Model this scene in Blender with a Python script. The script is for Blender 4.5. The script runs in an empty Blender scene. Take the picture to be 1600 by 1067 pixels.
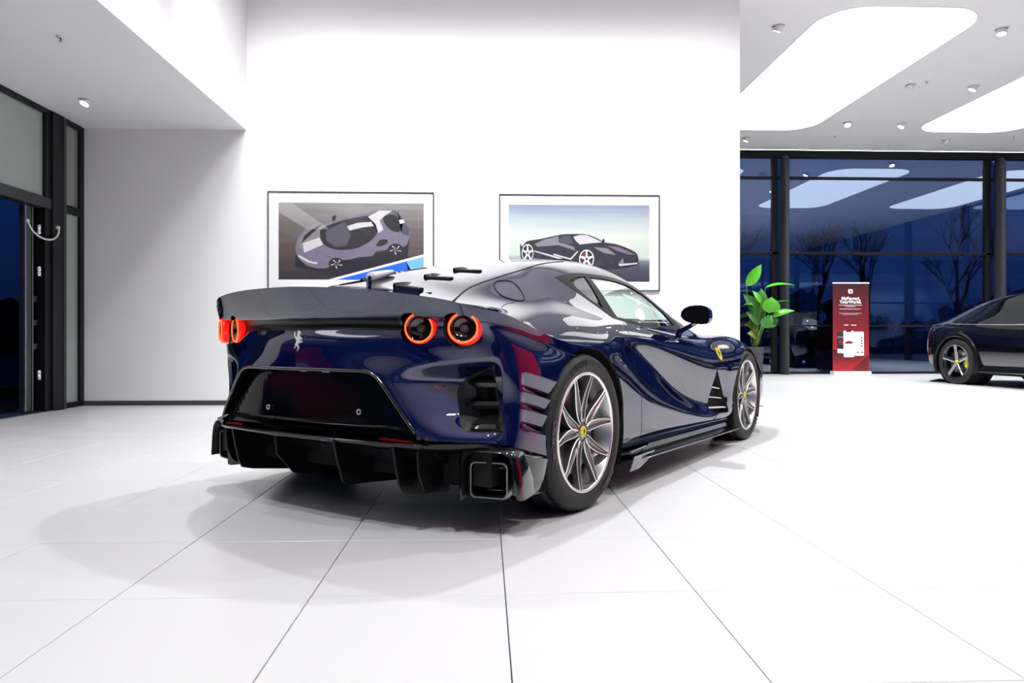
import bpy, bmesh, math, random
import numpy as np
from mathutils import Vector, Matrix
from mathutils.bvhtree import BVHTree
from mathutils.geometry import intersect_point_line

SC = bpy.context.scene
COL = SC.collection
PI = math.pi
rnd = random.Random(7)

# ------------------------------------------------------------------ camera
cam_d = bpy.data.cameras.new('camera')
cam_d.sensor_width = 36.0
cam_d.lens = 36.0 * 1107.0 / 1600.0
cam_d.shift_y = -5.5 / 1600.0
cam_d.clip_end = 300
cam = bpy.data.objects.new('camera', cam_d)
COL.objects.link(cam)
cam.location = (0, 0, 0.789)
cam.rotation_euler = (PI / 2, 0, -math.atan(42 / 1107.0))
SC.camera = cam

# ------------------------------------------------------------------ world (blue dusk)
w = bpy.data.worlds.new('dusk'); SC.world = w
w.use_nodes = True
nt = w.node_tree; nt.nodes.clear()
out = nt.nodes.new('ShaderNodeOutputWorld'); bg = nt.nodes.new('ShaderNodeBackground')
tc = nt.nodes.new('ShaderNodeTexCoord'); sep = nt.nodes.new('ShaderNodeSeparateXYZ')
ramp = nt.nodes.new('ShaderNodeValToRGB')
nz = nt.nodes.new('ShaderNodeTexNoise'); nz.inputs['Scale'].default_value = 3.0; nz.inputs['Detail'].default_value = 4
mixc = nt.nodes.new('ShaderNodeMixRGB'); mixc.blend_type = 'MULTIPLY'; mixc.inputs[0].default_value = 0.6
nt.links.new(tc.outputs['Generated'], sep.inputs[0]); nt.links.new(tc.outputs['Generated'], nz.inputs['Vector'])
nt.links.new(sep.outputs['Z'], ramp.inputs[0])
e = ramp.color_ramp.elements
e[0].position = 0.0; e[0].color = (0.010, 0.028, 0.10, 1)
e[1].position = 0.22; e[1].color = (0.030, 0.085, 0.27, 1)
x_ = e.new(0.8); x_.color = (0.012, 0.035, 0.13, 1)
nt.links.new(ramp.outputs[0], mixc.inputs[1]); nt.links.new(nz.outputs[0], mixc.inputs[2])
nt.links.new(mixc.outputs[0], bg.inputs[0]); bg.inputs[1].default_value = 0.8
nt.links.new(bg.outputs[0], out.inputs[0])

# ------------------------------------------------------------------ view
SC.view_settings.view_transform = 'Standard'
SC.view_settings.look = 'None'
SC.view_settings.exposure = 0.25
SC.view_settings.gamma = 1.0
SC.view_settings.use_curve_mapping = False
SC.cycles.max_bounces = 10
SC.cycles.diffuse_bounces = 4
SC.cycles.glossy_bounces = 5
SC.cycles.transmission_bounces = 8
SC.cycles.transparent_max_bounces = 12
SC.cycles.sample_clamp_indirect = 6.0
SC.cycles.caustics_reflective = False
SC.cycles.caustics_refractive = False

# ------------------------------------------------------------------ area lights of the hall (above the frame)
def area(name, loc, sx, sy, power, rot=(0, 0, 0), color=(1, 1, 1)):
    d = bpy.data.lights.new(name, 'AREA'); d.shape = 'RECTANGLE'; d.size = sx; d.size_y = sy
    d.energy = power; d.color = color
    o = bpy.data.objects.new(name, d); COL.objects.link(o); o.location = loc; o.rotation_euler = rot
    return o
def spot(name, loc, to, power, angle=50, blend=0.6, size=0.05):
    d = bpy.data.lights.new(name, 'SPOT'); d.energy = power; d.spot_size = math.radians(angle); d.spot_blend = blend
    d.shadow_soft_size = size
    o = bpy.data.objects.new(name, d); COL.objects.link(o); o.location = loc
    o.rotation_euler = (Vector(to) - Vector(loc)).to_track_quat('-Z', 'Y').to_euler()
    return o
# spots in the hall ceiling (small sources) and wall washers
for ax, ay, pw in ((-2.0, 1.4, 220), (0.4, 0.6, 230), (2.8, 0.8, 260), (-1.6, 5.6, 330), (0.9, 5.4, 420), (3.2, 4.6, 380), (5.6, 2.6, 300), (5.6, 5.6, 300)):
    spot('hall_spot', (ax, ay, 4.8), (ax + 0.1, ay + 0.1, 0), pw, 118, 0.9, 0.07)
for k in range(8):
    spot('wall_washer', (-2.4 + 0.75 * k, 6.3, 4.8), (-2.4 + 0.75 * k, 8.45, 2.6), 200, 95, 1.0, 0.3)
for k in range(3):
    spot('added_panel_spot', (6.2, -0.5 + 2 * k, 4.7), (8.0, -0.2 + 2 * k, 1.0), 260, 80, 1.0, 0.05)  # lamps added to light the unseen red panel so its reflection shows
for xx, yy in ((5.2, 9.3), (7.4, 9.3), (9.6, 9.3), (12, 9.3), (5.2, 13.2), (7.4, 13.2), (9.6, 13.2), (12, 13.2)):
    spot('ceiling_spot', (xx, yy, 4.8), (xx + 0.1, yy + 0.1, 0), 320, 125, 0.9, 0.07)
area('entrance_light', (-3.7, 3.5, 3.2), 0.5, 5.0, 20)


# ------------------------------------------------------------------ materials
MATS = {}
def bsdf(name, col, rough=0.5, metal=0.0, coat=0.0, emit=None, estr=0.0, spec=None, trans=0.0, bump=None, noise=None, crough=0.03):
    m = bpy.data.materials.new(name); m.use_nodes = True
    n = m.node_tree.nodes; l = m.node_tree.links
    p = n['Principled BSDF']
    p.inputs['Base Color'].default_value = (*col, 1)
    p.inputs['Roughness'].default_value = rough
    p.inputs['Metallic'].default_value = metal
    p.inputs['Coat Weight'].default_value = coat
    p.inputs['Coat Roughness'].default_value = crough
    p.inputs['Transmission Weight'].default_value = trans
    if spec is not None: p.inputs['Specular IOR Level'].default_value = spec
    if emit is not None:
        p.inputs['Emission Color'].default_value = (*emit, 1); p.inputs['Emission Strength'].default_value = estr
    if bump or noise:
        t = n.new('ShaderNodeTexCoord'); z = n.new('ShaderNodeTexNoise')
        sc_, amt = bump or noise
        z.inputs['Scale'].default_value = sc_; z.inputs['Detail'].default_value = 5
        l.new(t.outputs['Object'], z.inputs['Vector'])
        if bump:
            b = n.new('ShaderNodeBump'); b.inputs['Strength'].default_value = amt; b.inputs['Distance'].default_value = 0.002
            l.new(z.outputs[0], b.inputs['Height']); l.new(b.outputs[0], p.inputs['Normal'])
        else:
            mx = n.new('ShaderNodeMixRGB'); mx.blend_type = 'MULTIPLY'; mx.inputs[0].default_value = amt
            mx.inputs[1].default_value = (*col, 1); l.new(z.outputs[0], mx.inputs[2])
            l.new(mx.outputs[0], p.inputs['Base Color'])
    MATS[name] = m
    return m
def glass(name, tint, refl=1.0, ior=1.5, gcol=(1, 1, 1)):
    """thin architectural glass: clear transmission plus fresnel mirror"""
    m = bpy.data.materials.new(name); m.use_nodes = True
    n = m.node_tree.nodes; l = m.node_tree.links; n.clear()
    o = n.new('ShaderNodeOutputMaterial'); t = n.new('ShaderNodeBsdfTransparent'); g = n.new('ShaderNodeBsdfGlossy')
    f = n.new('ShaderNodeFresnel'); ge = n.new('ShaderNodeNewGeometry'); iv = n.new('ShaderNodeMath'); iv.operation = 'MULTIPLY_ADD'
    iv.inputs[1].default_value = 1.0 / ior - ior; iv.inputs[2].default_value = ior      # same reflectance from either side of the sheet
    l.new(ge.outputs['Backfacing'], iv.inputs[0]); l.new(iv.outputs[0], f.inputs[0])
    k = n.new('ShaderNodeMath'); k.operation = 'MULTIPLY'; k.inputs[1].default_value = refl; k.use_clamp = True
    t.inputs[0].default_value = (*tint, 1); g.inputs['Roughness'].default_value = 0.0; g.inputs[0].default_value = (*gcol, 1)
    mx = n.new('ShaderNodeMixShader')
    l.new(f.outputs[0], k.inputs[0]); l.new(k.outputs[0], mx.inputs[0])
    l.new(t.outputs[0], mx.inputs[1]); l.new(g.outputs[0], mx.inputs[2]); l.new(mx.outputs[0], o.inputs[0])
    MATS[name] = m
    return m

bsdf('wall_white', (0.84, 0.84, 0.85), 0.7, noise=(0.8, 0.02))
bsdf('ceiling_white', (0.82, 0.82, 0.83), 0.8)
bsdf('tile_white', (0.74, 0.74, 0.75), 0.28, spec=0.35, noise=(1.3, 0.03))
bsdf('grout', (0.02, 0.02, 0.02), 0.8)
bsdf('dark_frame', (0.008, 0.009, 0.010), 0.4, spec=0.2)
bsdf('grey_frame', (0.045, 0.05, 0.055), 0.38, metal=0.4)
bsdf('baseboard_grey', (0.05, 0.05, 0.052), 0.5)
bsdf('light_panel', (0.9, 0.9, 0.9), 0.6, emit=(1, 1, 1), estr=2.0)
bsdf('lamp_glow', (1, 1, 1), 0.5, emit=(1, 0.98, 0.95), estr=12.0)
bsdf('white_metal', (0.75, 0.75, 0.75), 0.35)
bsdf('frosted_reflection', (0.33, 0.38, 0.355), 0.25, coat=0.6)  # pale tone stands in for the grey ceiling reflected in the side pane
bsdf('frosted_dim', (0.24, 0.245, 0.235), 0.25, coat=0.6)
bsdf('chrome', (0.85, 0.85, 0.86), 0.12, metal=1.0)
bsdf('steel', (0.5, 0.5, 0.52), 0.3, metal=1.0)
bsdf('paper_white', (0.82, 0.82, 0.83), 0.6)
bsdf('soil', (0.03, 0.02, 0.012), 0.9, bump=(60, 1.0))
glass('window_glass', (0.62, 0.72, 0.9), 4.0, gcol=(.78, .88, 1.0))
glass('picture_glass', (1, 1, 1), 0.6)
glass('car_glass', (0.80, 0.92, 0.86), 1.0)
glass('quarter_glass', (0.10, 0.10, 0.11), 0.5)

# car materials
def paint(name, col, deep):
    m = bpy.data.materials.new(name); m.use_nodes = True
    n = m.node_tree.nodes; l = m.node_tree.links; p = n['Principled BSDF']
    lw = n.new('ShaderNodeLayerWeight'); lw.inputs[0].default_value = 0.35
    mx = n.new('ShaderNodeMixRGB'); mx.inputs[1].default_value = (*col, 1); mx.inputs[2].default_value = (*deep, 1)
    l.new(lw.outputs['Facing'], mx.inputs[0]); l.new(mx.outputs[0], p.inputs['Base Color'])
    p.inputs['Metallic'].default_value = 0.45; p.inputs['Specular IOR Level'].default_value = 0.0; p.inputs['Specular Tint'].default_value = (*[min(1, c * 6) for c in col], 1); p.inputs['Roughness'].default_value = 0.33
    p.inputs['Coat Weight'].default_value = 1.0; p.inputs['Coat Roughness'].default_value = 0.012
    p.inputs['Coat IOR'].default_value = 2.0
    MATS[name] = m
    return m
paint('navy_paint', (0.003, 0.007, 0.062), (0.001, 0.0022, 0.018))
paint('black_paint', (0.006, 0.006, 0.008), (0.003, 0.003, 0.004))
bsdf('gloss_black', (0.004, 0.004, 0.005), 0.08, coat=1.0, crough=0.02)
bsdf('satin_black', (0.005, 0.005, 0.006), 0.28, spec=0.25)
bsdf('recess_black', (0.0025, 0.0025, 0.003), 0.06, spec=0.3)
bsdf('trim_black', (0.006, 0.006, 0.007), 0.45, spec=0.12)
bsdf('gap_black', (0.0015, 0.0015, 0.002), 0.9)
bsdf('carbon', (0.010, 0.010, 0.012), 0.22, coat=0.8)
bsdf('silver_stripe', (0.50, 0.50, 0.51), 0.25, metal=0.5, coat=1.0)
bsdf('grille_grey', (0.07, 0.075, 0.07), 0.5)
bsdf('rubber', (0.009, 0.009, 0.010), 0.6, bump=(220, 0.3))
bsdf('rubber_mark', (0.0025, 0.0025, 0.003), 0.3)
bsdf('rubber_light', (0.05, 0.05, 0.052), 0.5)
bsdf('rim_grey', (0.20, 0.20, 0.20), 0.35, metal=0.9)
bsdf('rim_bright', (0.80, 0.79, 0.77), 0.30, metal=1.0)
bsdf('piano_black', (0.004, 0.004, 0.005), 0.12, spec=0.5)
bsdf('disc_steel', (0.28, 0.28, 0.28), 0.35, metal=1.0)
bsdf('yellow', (0.85, 0.68, 0.02), 0.35, coat=0.5)
bsdf('caliper_black', (0.01, 0.01, 0.01), 0.3, coat=0.4)
bsdf('lamp_red', (0.5, 0.01, 0.005), 0.15, coat=0.5, emit=(1, 0.006, 0.004), estr=1.0)
bsdf('ring_glow', (1, 0.2, 0.03), 0.3, emit=(1.0, 0.11, 0.012), estr=1.5)
bsdf('lamp_dark', (0.006, 0.003, 0.003), 0.08, coat=1.0)
bsdf('reflector_red', (0.35, 0.004, 0.004), 0.5, spec=0.1)
bsdf('exhaust', (0.22, 0.22, 0.22), 0.3, metal=1.0)
bsdf('plate_glow', (0.8, 0.9, 1), 0.4, emit=(0.55, 0.75, 1), estr=6.0)
bsdf('leather', (0.02, 0.018, 0.018), 0.5)

# ------------------------------------------------------------------ helpers
def link(o, parent=None, loc=None, rot=None):
    COL.objects.link(o)
    if parent is not None: o.parent = parent
    if loc is not None: o.location = loc
    if rot is not None: o.rotation_euler = rot
    return o
def tag(o, label=None, cat=None, group=None, kind=None):
    if label: o['label'] = label
    if cat: o['category'] = cat
    if group: o['group'] = group
    if kind: o['kind'] = kind
    return o
def empty(name, loc=(0, 0, 0), rz=0.0):
    o = bpy.data.objects.new(name, None); o.empty_display_size = 0.2
    return link(o, None, loc, (0, 0, rz))
def mesh_obj(name, bm, mats, parent=None, smooth=False, loc=None, rot=None):
    me = bpy.data.meshes.new(name); bm.to_mesh(me); bm.free()
    for m in (mats if isinstance(mats, (list, tuple)) else [mats]): me.materials.append(MATS[m] if isinstance(m, str) else m)
    if smooth:
        for p in me.polygons: p.use_smooth = True
    return link(bpy.data.objects.new(name, me), parent, loc, rot)
def sharp(o, ang=35):
    """smooth shading with hard edges above an angle, by splitting them"""
    bm = bmesh.new(); bm.from_mesh(o.data)
    es = [e for e in bm.edges if len(e.link_faces) == 2 and e.calc_face_angle(0) > math.radians(ang)]
    for f in bm.faces: f.smooth = True
    for e_ in es: e_.smooth = False
    bm.to_mesh(o.data); bm.free()
    return o
def add_box(bm, x0, x1, y0, y1, z0, z1, bevel=0.0, mi=0, M=None):
    v = [bm.verts.new(p) for p in ((x0, y0, z0), (x1, y0, z0), (x1, y1, z0), (x0, y1, z0), (x0, y0, z1), (x1, y0, z1), (x1, y1, z1), (x0, y1, z1))]
    fs = [bm.faces.new([v[i] for i in q]) for q in ((0, 3, 2, 1), (4, 5, 6, 7), (0, 1, 5, 4), (1, 2, 6, 5), (2, 3, 7, 6), (3, 0, 4, 7))]
    for f in fs: f.material_index = mi
    if M is not None: bmesh.ops.transform(bm, matrix=M, verts=v)
    if bevel:
        es = list({e for f in fs for e in f.edges})
        bmesh.ops.bevel(bm, geom=es, offset=bevel, segments=2, affect='EDGES', profile=0.5)
def box_obj(name, b, mat, parent=None, bevel=0.0, loc=None, rot=None):
    bm = bmesh.new(); add_box(bm, *b, bevel=bevel)
    return mesh_obj(name, bm, mat, parent, loc=loc, rot=rot)
def add_lathe(bm, prof, n=48, axis='Z', mi=0, closed=False, a0=0.0, a1=2 * PI):
    """prof: (r, h) list revolved about an axis"""
    full = abs(a1 - a0 - 2 * PI) < 1e-6
    m = n if full else n + 1
    rings = []
    for i in range(m):
        a = a0 + (a1 - a0) * i / n; c, s = math.cos(a), math.sin(a)
        ring = []
        for r, h_ in prof:
            if axis == 'Z': co = (r * c, r * s, h_)
            elif axis == 'Y': co = (r * c, h_, r * s)
            else: co = (h_, r * c, r * s)
            ring.append(bm.verts.new(co))
        rings.append(ring)
    k = len(prof)
    for i in range(n):
        A = rings[i]; B = rings[(i + 1) % m]
        for j in range(k if closed else k - 1):
            q = [A[j], A[(j + 1) % k], B[(j + 1) % k], B[j]]
            if len({tuple(round(c, 7) for c in v.co) for v in q}) < 3: continue
            f = bm.faces.new(q); f.material_index = mi; f.smooth = True
    bmesh.ops.remove_doubles(bm, verts=[v for r_ in rings for v in r_], dist=1e-6)
def add_tube(bm, pts, r, n=8, mi=0, caps=True, closed=False, flat=None):
    """tube along points; r may be a list"""
    P = [Vector(p) for p in pts]; N = len(P); rings = []
    up = None
    for i in range(N):
        if closed: t = P[(i + 1) % N] - P[i - 1]
        else: t = P[min(i + 1, N - 1)] - P[max(i - 1, 0)]
        t.normalize()
        if up is None:
            up = Vector((0, 0, 1)) if abs(t.z) < 0.9 else Vector((1, 0, 0))
        a = t.cross(up).normalized(); up = a.cross(t).normalized()
        rr = r[i] if isinstance(r, (list, tuple)) else r
        ra, rb = (rr, rr) if flat is None else (rr, rr * flat)
        rings.append([bm.verts.new(P[i] + a * (ra * math.cos(2 * PI * k / n)) + up * (rb * math.sin(2 * PI * k / n))) for k in range(n)])
    for i in range(N if closed else N - 1):
        A, B = rings[i], rings[(i + 1) % N]
        for k in range(n):
            f = bm.faces.new([A[k], A[(k + 1) % n], B[(k + 1) % n], B[k]]); f.material_index = mi; f.smooth = True
    if caps and not closed:
        f = bm.faces.new(rings[0][::-1]); f.material_index = mi
        f = bm.faces.new(rings[-1]); f.material_index = mi
def tube_obj(name, pts, r, mat, parent=None, n=8, closed=False, flat=None):
    bm = bmesh.new(); add_tube(bm, pts, r, n, closed=closed, flat=flat)
    bmesh.ops.recalc_face_normals(bm, faces=bm.faces)
    return mesh_obj(name, bm, mat, parent)
def add_prism(bm, poly, d, mi=0, M=None):
    """poly: 2D points in XY, extruded 0..d in Z, then transformed"""
    a = [bm.verts.new((p[0], p[1], 0)) for p in poly]; b = [bm.verts.new((p[0], p[1], d)) for p in poly]
    n = len(poly)
    fs = [bm.faces.new(a[::-1]), bm.faces.new(b)] + [bm.faces.new([a[i], a[(i + 1) % n], b[(i + 1) % n], b[i]]) for i in range(n)]
    for f in fs: f.material_index = mi
    if M is not None: bmesh.ops.transform(bm, matrix=M, verts=a + b)
    bmesh.ops.recalc_face_normals(bm, faces=fs)
    return fs
def bez(pts, n=12, closed=False):
    """Catmull-Rom through points"""
    P = [np.array(p, float) for p in pts]; N = len(P); o_ = []
    for i in range(N if closed else N - 1):
        p0 = P[(i - 1) % N] if closed or i > 0 else 2 * P[0] - P[1]
        p1 = P[i]; p2 = P[(i + 1) % N]
        p3 = P[(i + 2) % N] if closed or i + 2 < N else 2 * P[-1] - P[-2]
        for k in range(n):
            t = k / n
            o_.append(0.5 * (2 * p1 + (p2 - p0) * t + (2 * p0 - 5 * p1 + 4 * p2 - p3) * t * t + (3 * p1 - p0 - 3 * p2 + p3) * t ** 3))
    if not closed: o_.append(P[-1])
    return [tuple(map(float, p)) for p in o_]
def text_bm(bm, s, size, M, mi=0, depth=0.001, bend=None, align='CENTER', bold=0.0, spacing=1.0, shear=0.0):
    """flat lettering as mesh, added into bm"""
    cu = bpy.data.curves.new('txt', 'FONT'); cu.body = s; cu.size = size; cu.align_x = align; cu.align_y = 'CENTER'
    cu.extrude = depth; cu.offset = bold; cu.resolution_u = 2; cu.space_character = spacing; cu.shear = shear
    o = bpy.data.objects.new('txt', cu); COL.objects.link(o)
    dg = bpy.context.evaluated_depsgraph_get(); me = bpy.data.meshes.new_from_object(o.evaluated_get(dg))
    b2 = bmesh.new(); b2.from_mesh(me)
    if bend: 
        for v in b2.verts: v.co = bend(v.co)
    off = {}
    for v in b2.verts: off[v.index] = bm.verts.new(M @ v.co)
    for f in b2.faces:
        try: q = bm.faces.new([off[v.index] for v in f.verts]); q.material_index = mi
        except ValueError: pass
    b2.free(); bpy.data.meshes.remove(me); bpy.data.objects.remove(o); bpy.data.curves.remove(cu)

# ================================================================== SETTING
XL, YB, YW, ZC, XE, ZS, XS, XR, YF = -4.686, 8.45, 15.28, 4.9, 3.076, 3.235, -2.807, 15.0, -6.0
fl = box_obj('floor', (XL - 2.2, XR, YF, YW + 0.1, -0.12, -0.006), 'grout'); tag(fl, kind='structure')
TX, TY, TX0, TY0 = 0.594, 0.597, 0.062, 2.185
tiles = []
for i in range(-8, 26):
    for j in range(-10, 24):
        x0, y0 = TX0 + i * TX, TY0 + j * TY
        x1, y1 = x0 + TX, y0 + TY
        x0, x1, y0, y1 = max(x0, XL), min(x1, XR), max(y0, YF), min(y1, YW)
        if x1 - x0 < 0.02 or y1 - y0 < 0.02: continue
        cx, cy = (x0 + x1) / 2, (y0 + y1) / 2
        c, s = math.cos(math.atan(42 / 1107)), math.sin(math.atan(42 / 1107))
        xc, zc = cx * c - cy * s, cx * s + cy * c
        vis = zc > 1.4 and abs(xc / zc) < 0.85
        tiles.append((0 if vis else 1, cx * cx + cy * cy, i, j, x0, x1, y0, y1))
tiles.sort()
def tile_bm(bm, hx, hy, cx=0, cy=0):
    g, b = 0.0016, 0.0014
    o_ = [(-hx + g, -hy + g), (hx - g, -hy + g), (hx - g, hy - g), (-hx + g, hy - g)]
    i_ = [(p[0] - b * (1 if p[0] > 0 else -1), p[1] - b * (1 if p[1] > 0 else -1)) for p in o_]
    lo = [bm.verts.new((cx + p[0], cy + p[1], -0.006)) for p in o_]
    md = [bm.verts.new((cx + p[0], cy + p[1], -b)) for p in o_]
    hi = [bm.verts.new((cx + p[0], cy + p[1], 0)) for p in i_]
    bm.faces.new(hi)
    for k in range(4):
        bm.faces.new([lo[k], lo[(k + 1) % 4], md[(k + 1) % 4], md[k]]); bm.faces.new([md[k], md[(k + 1) % 4], hi[(k + 1) % 4], hi[k]])
shared = {}
rest = bmesh.new()
for n_, (v_, d_, i, j, x0, x1, y0, y1) in enumerate(tiles):
    hx, hy = (x1 - x0) / 2, (y1 - y0) / 2; cx, cy = (x0 + x1) / 2, (y0 + y1) / 2
    if n_ < 290:
        key = (round(hx, 4), round(hy, 4))
        if key not in shared:
            b_ = bmesh.new(); tile_bm(b_, hx, hy); me = bpy.data.meshes.new('floor_tile'); b_.to_mesh(me); b_.free(); me.materials.append(MATS['tile_white']); shared[key] = me
        o = bpy.data.objects.new('floor_tile', shared[key]); link(o, fl, (cx, cy, rnd.uniform(-0.0003, 0.0003)))
    else: tile_bm(rest, hx, hy, cx, cy)
o = mesh_obj('far_floor_tiles', rest, 'tile_white', fl); tag(o, kind='stuff')

def S(name, b, mat, parent=None, bevel=0.0):
    o = box_obj(name, b, mat, parent, bevel)
    if parent is None: o['kind'] = 'structure'
    return o
wb = S('wall_back', (XL, XE, YB, YB + 0.3, 0, ZC), 'wall_white')
S('baseboard_back', (XL, -0.5, YB - 0.012, YB, 0, 0.055), 'baseboard_grey')
S('ceiling', (XL - 2.2, XR, YF, YW + 0.1, ZC, ZC + 0.2), 'ceiling_white')
S('ceiling.001', (XL, XS, YF, YB, ZS, ZC), 'ceiling_white')
S('window_5', (XR, XR + 0.02, YF, YW, 0, ZC), 'window_glass')
for k in range(8): S('trim_5' if k == 0 else 'trim_5.%03d' % k, (XR - 0.1, XR + 0.05, YF + k * 3.0, YF + k * 3.0 + 0.12, 0, ZC), 'grey_frame')
bsdf('added_panel_red', (0.75, 0.006, 0.03), 0.4)
S('added_red_panel', (8.0, 8.1, -1.6, 4.3, 0.0, 2.6), 'added_panel_red')  # unseen red panel added for its reflection in the car's flank
# dark glass facade behind the camera (seen only in reflections)
wf = S('wall_front', (XL - 2.2, XR, YF - 0.2, YF, 0, 0.3), 'dark_frame')
S('window_3', (XL, XR, YF - 0.06, YF - 0.04, 0.3, ZC), 'window_glass')
for k in range(9):
    x = XL + k * 2.4; S('trim_2' if k == 0 else 'trim_2.%03d' % k, (x, x + 0.1, YF - 0.12, YF + 0.02, 0.3, ZC), 'grey_frame')
for k, z in enumerate((2.6, 4.2)): S('trim_3' if k == 0 else 'trim_3.001', (XL, XR, YF - 0.1, YF, z, z + 0.08), 'grey_frame')

# ---- window wall on the right
win = S('window_1', (2.0, XR, YW + 0.04, YW + 0.052, 0.02, 4.76), 'window_glass')
for nm, (z0, z1, d) in {'top_rail': (4.74, 4.895, 0.10), 'upper_transom': (4.275, 4.325, 0.07), 'middle_transom': (2.62, 2.675, 0.06), 'lower_transom': (1.04, 1.075, 0.04), 'bottom_rail': (0.0, 0.05, 0.06)}.items():
    box_obj(nm, (2.0, XR, YW - d + 0.06, YW + 0.1, z0, z1), 'dark_frame', win, 0.004)
S('trim_4', (XE, XR, YW - 0.03, YW + 0.1, 4.893, 4.899), 'lamp_glow')
bm0 = None
for x in (1.75, 6.5, 11.3):
    box_obj('fin_reflection_bar', (x - 0.22, x - 0.10, YW, YW + 0.12, 0, 4.8), 'dark_frame', win, 0.004)  # dark bar standing in for the fin column's reflection in the glass
    bm = bmesh.new()
    # rounded fin column with a domed top
    prof = [(0.085, 0.0), (0.085, 4.45), (0.082, 4.58), (0.07, 4.68), (0.045, 4.735), (0.0, 4.755)]
    add_lathe(bm, prof, 28)
    bmesh.ops.scale(bm, vec=(1, 1.9, 1), verts=bm.verts); bmesh.ops.translate(bm, vec=(x, YW - 0.13, 0), verts=bm.verts)
    mesh_obj('fin_column', bm, 'grey_frame', win, True)
# ---- luminous ceiling panels
def rounded_rect(hx, hy, r, n=8):
    pts = []
    for cx, cy, a0 in ((hx - r, hy - r, 0), (-hx + r, hy - r, 90), (-hx + r, -hy + r, 180), (hx - r, -hy + r, 270)):
        for k in range(n + 1):
            a = math.radians(a0 + 90 * k / n); pts.append((cx + r * math.cos(a), cy + r * math.sin(a)))
    return pts
for k, (cx, cy, lab) in enumerate(((5.34, 11.2, 'large rounded luminous ceiling panel nearest the white wall end'), (9.5, 11.2, 'rounded luminous ceiling panel cut by the right edge of the photo'), (13.65, 11.2, 'luminous ceiling panel further right, seen mirrored in the window'))):
    r_ = empty('ceiling_light_panel', (cx, cy, ZC)); tag(r_, lab, 'ceiling light', 'luminous ceiling panels')
    bm = bmesh.new(); add_prism(bm, rounded_rect(1.05, 2.6, 0.55), 0.004); bmesh.ops.translate(bm, vec=(0, 0, -0.004), verts=bm.verts)
    mesh_obj('diffuser', bm, 'light_panel', r_)
    bm = bmesh.new(); a = rounded_rect(1.05, 2.6, 0.55); b = rounded_rect(1.065, 2.615, 0.56)
    va = [bm.verts.new((*p, 0.0)) for p in a]; vb = [bm.verts.new((*p, 0)) for p in b]; vc = [bm.verts.new((*p, -0.006)) for p in a]; vd = [bm.verts.new((*p, -0.006)) for p in b]
    n = len(a)
    for i in range(n):
        j = (i + 1) % n
        for q in ((vc[i], vc[j], vd[j], vd[i]), (va[i], va[j], vc[j], vc[i]), (vb[i], vd[i], vd[j], vb[j])): bm.faces.new(q)
    mesh_obj('rim', bm, 'ceiling_white', r_)
# ---- downlights and sprinklers
def downlight(x, y, z, az, tilt, label, group, sc=1.0):
    r_ = empty('downlight', (x, y, z)); tag(r_, label, 'downlight', group)
    bm = bmesh.new(); add_lathe(bm, [(0.060, 0.0), (0.060, -0.006), (0.078, -0.006), (0.082, 0.0)], 28); mesh_obj('trim_ring', bm, 'white_metal', r_, True)
    bm = bmesh.new(); add_lathe(bm, [(0.0, -0.001), (0.061, -0.001)], 24); mesh_obj('recess', bm, 'satin_black', r_)
    bm = bmesh.new(); add_lathe(bm, [(0.0, 0.045), (0.045, 0.045), (0.052, 0.0), (0.054, -0.055), (0.050, -0.055), (0.046, -0.050)], 28)
    hd = mesh_obj('lamp_head', bm, 'white_metal', r_, True); hd.rotation_euler = (tilt * math.cos(az), tilt * math.sin(az), 0); hd.location = (0, 0, -0.012)
    bm = bmesh.new(); add_lathe(bm, [(0.0, -0.051), (0.047, -0.051)], 24); mesh_obj('lens', bm, 'lamp_glow', hd)
    r_.scale = (sc, sc, sc)
    return r_
DL = [(3.864, 9.186, 'adjustable downlight left of the big luminous panel'), (6.864, 9.168, 'unlit looking downlight at the top right corner of the photo'),
      (6.899, 11.239, 'tilted downlight beside the small sprinkler between the luminous panels'), (7.966, 11.257, 'bright downlight close to the edge of the right luminous panel'),
      (6.9, 13.252, 'tilted downlight behind the far corner of the big luminous panel'), (7.995, 13.291, 'round bright downlight near the tip of the right luminous panel'),
      (5.368, 14.346, 'downlight at the white wall end right above the windows'), (9.555, 14.328, 'downlight above the window beyond the right luminous panel')]
for k, (x, y, lb) in enumerate(DL): downlight(x, y, ZC, (0.6, 2.4, 0.3, 1.2, 2.8, 1.5, 1.0, 0.2)[k], 0.5 if k != 1 else 0.15, lb, 'downlights in the right hand ceiling', 1.15)
downlight(-4.086, 7.425, ZS, 2.6, 0.5, 'tilted white spotlight in the low ceiling by the door', 'downlights in the low ceiling', 0.9)
def sprinkler(x, y, z, lb):
    r_ = empty('sprinkler', (x, y, z)); tag(r_, lb, 'sprinkler', 'ceiling sprinklers')
    bm = bmesh.new(); add_lathe(bm, [(0.0, 0), (0.035, 0.0), (0.033, -0.006), (0.0, -0.008)], 20); mesh_obj('rosette', bm, 'white_metal', r_, True)
    bm = bmesh.new(); add_lathe(bm, [(0.0, -0.008), (0.008, -0.008), (0.007, -0.03), (0.016, -0.034), (0.016, -0.038), (0.0, -0.038)], 14); mesh_obj('nozzle', bm, 'steel', r_, True)
sprinkler(-3.447, 5.895, ZS, 'small sprinkler in the low ceiling at the top left')
sprinkler(7.069, 11.089, ZC, 'small sprinkler beside the tilted middle downlight')
sprinkler(7.111, 14.142, ZC, 'small sprinkler near the windows under the left downlights')
sprinkler(10.772, 14.049, ZC, 'small sprinkler near the windows at the right photo edge')

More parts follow.
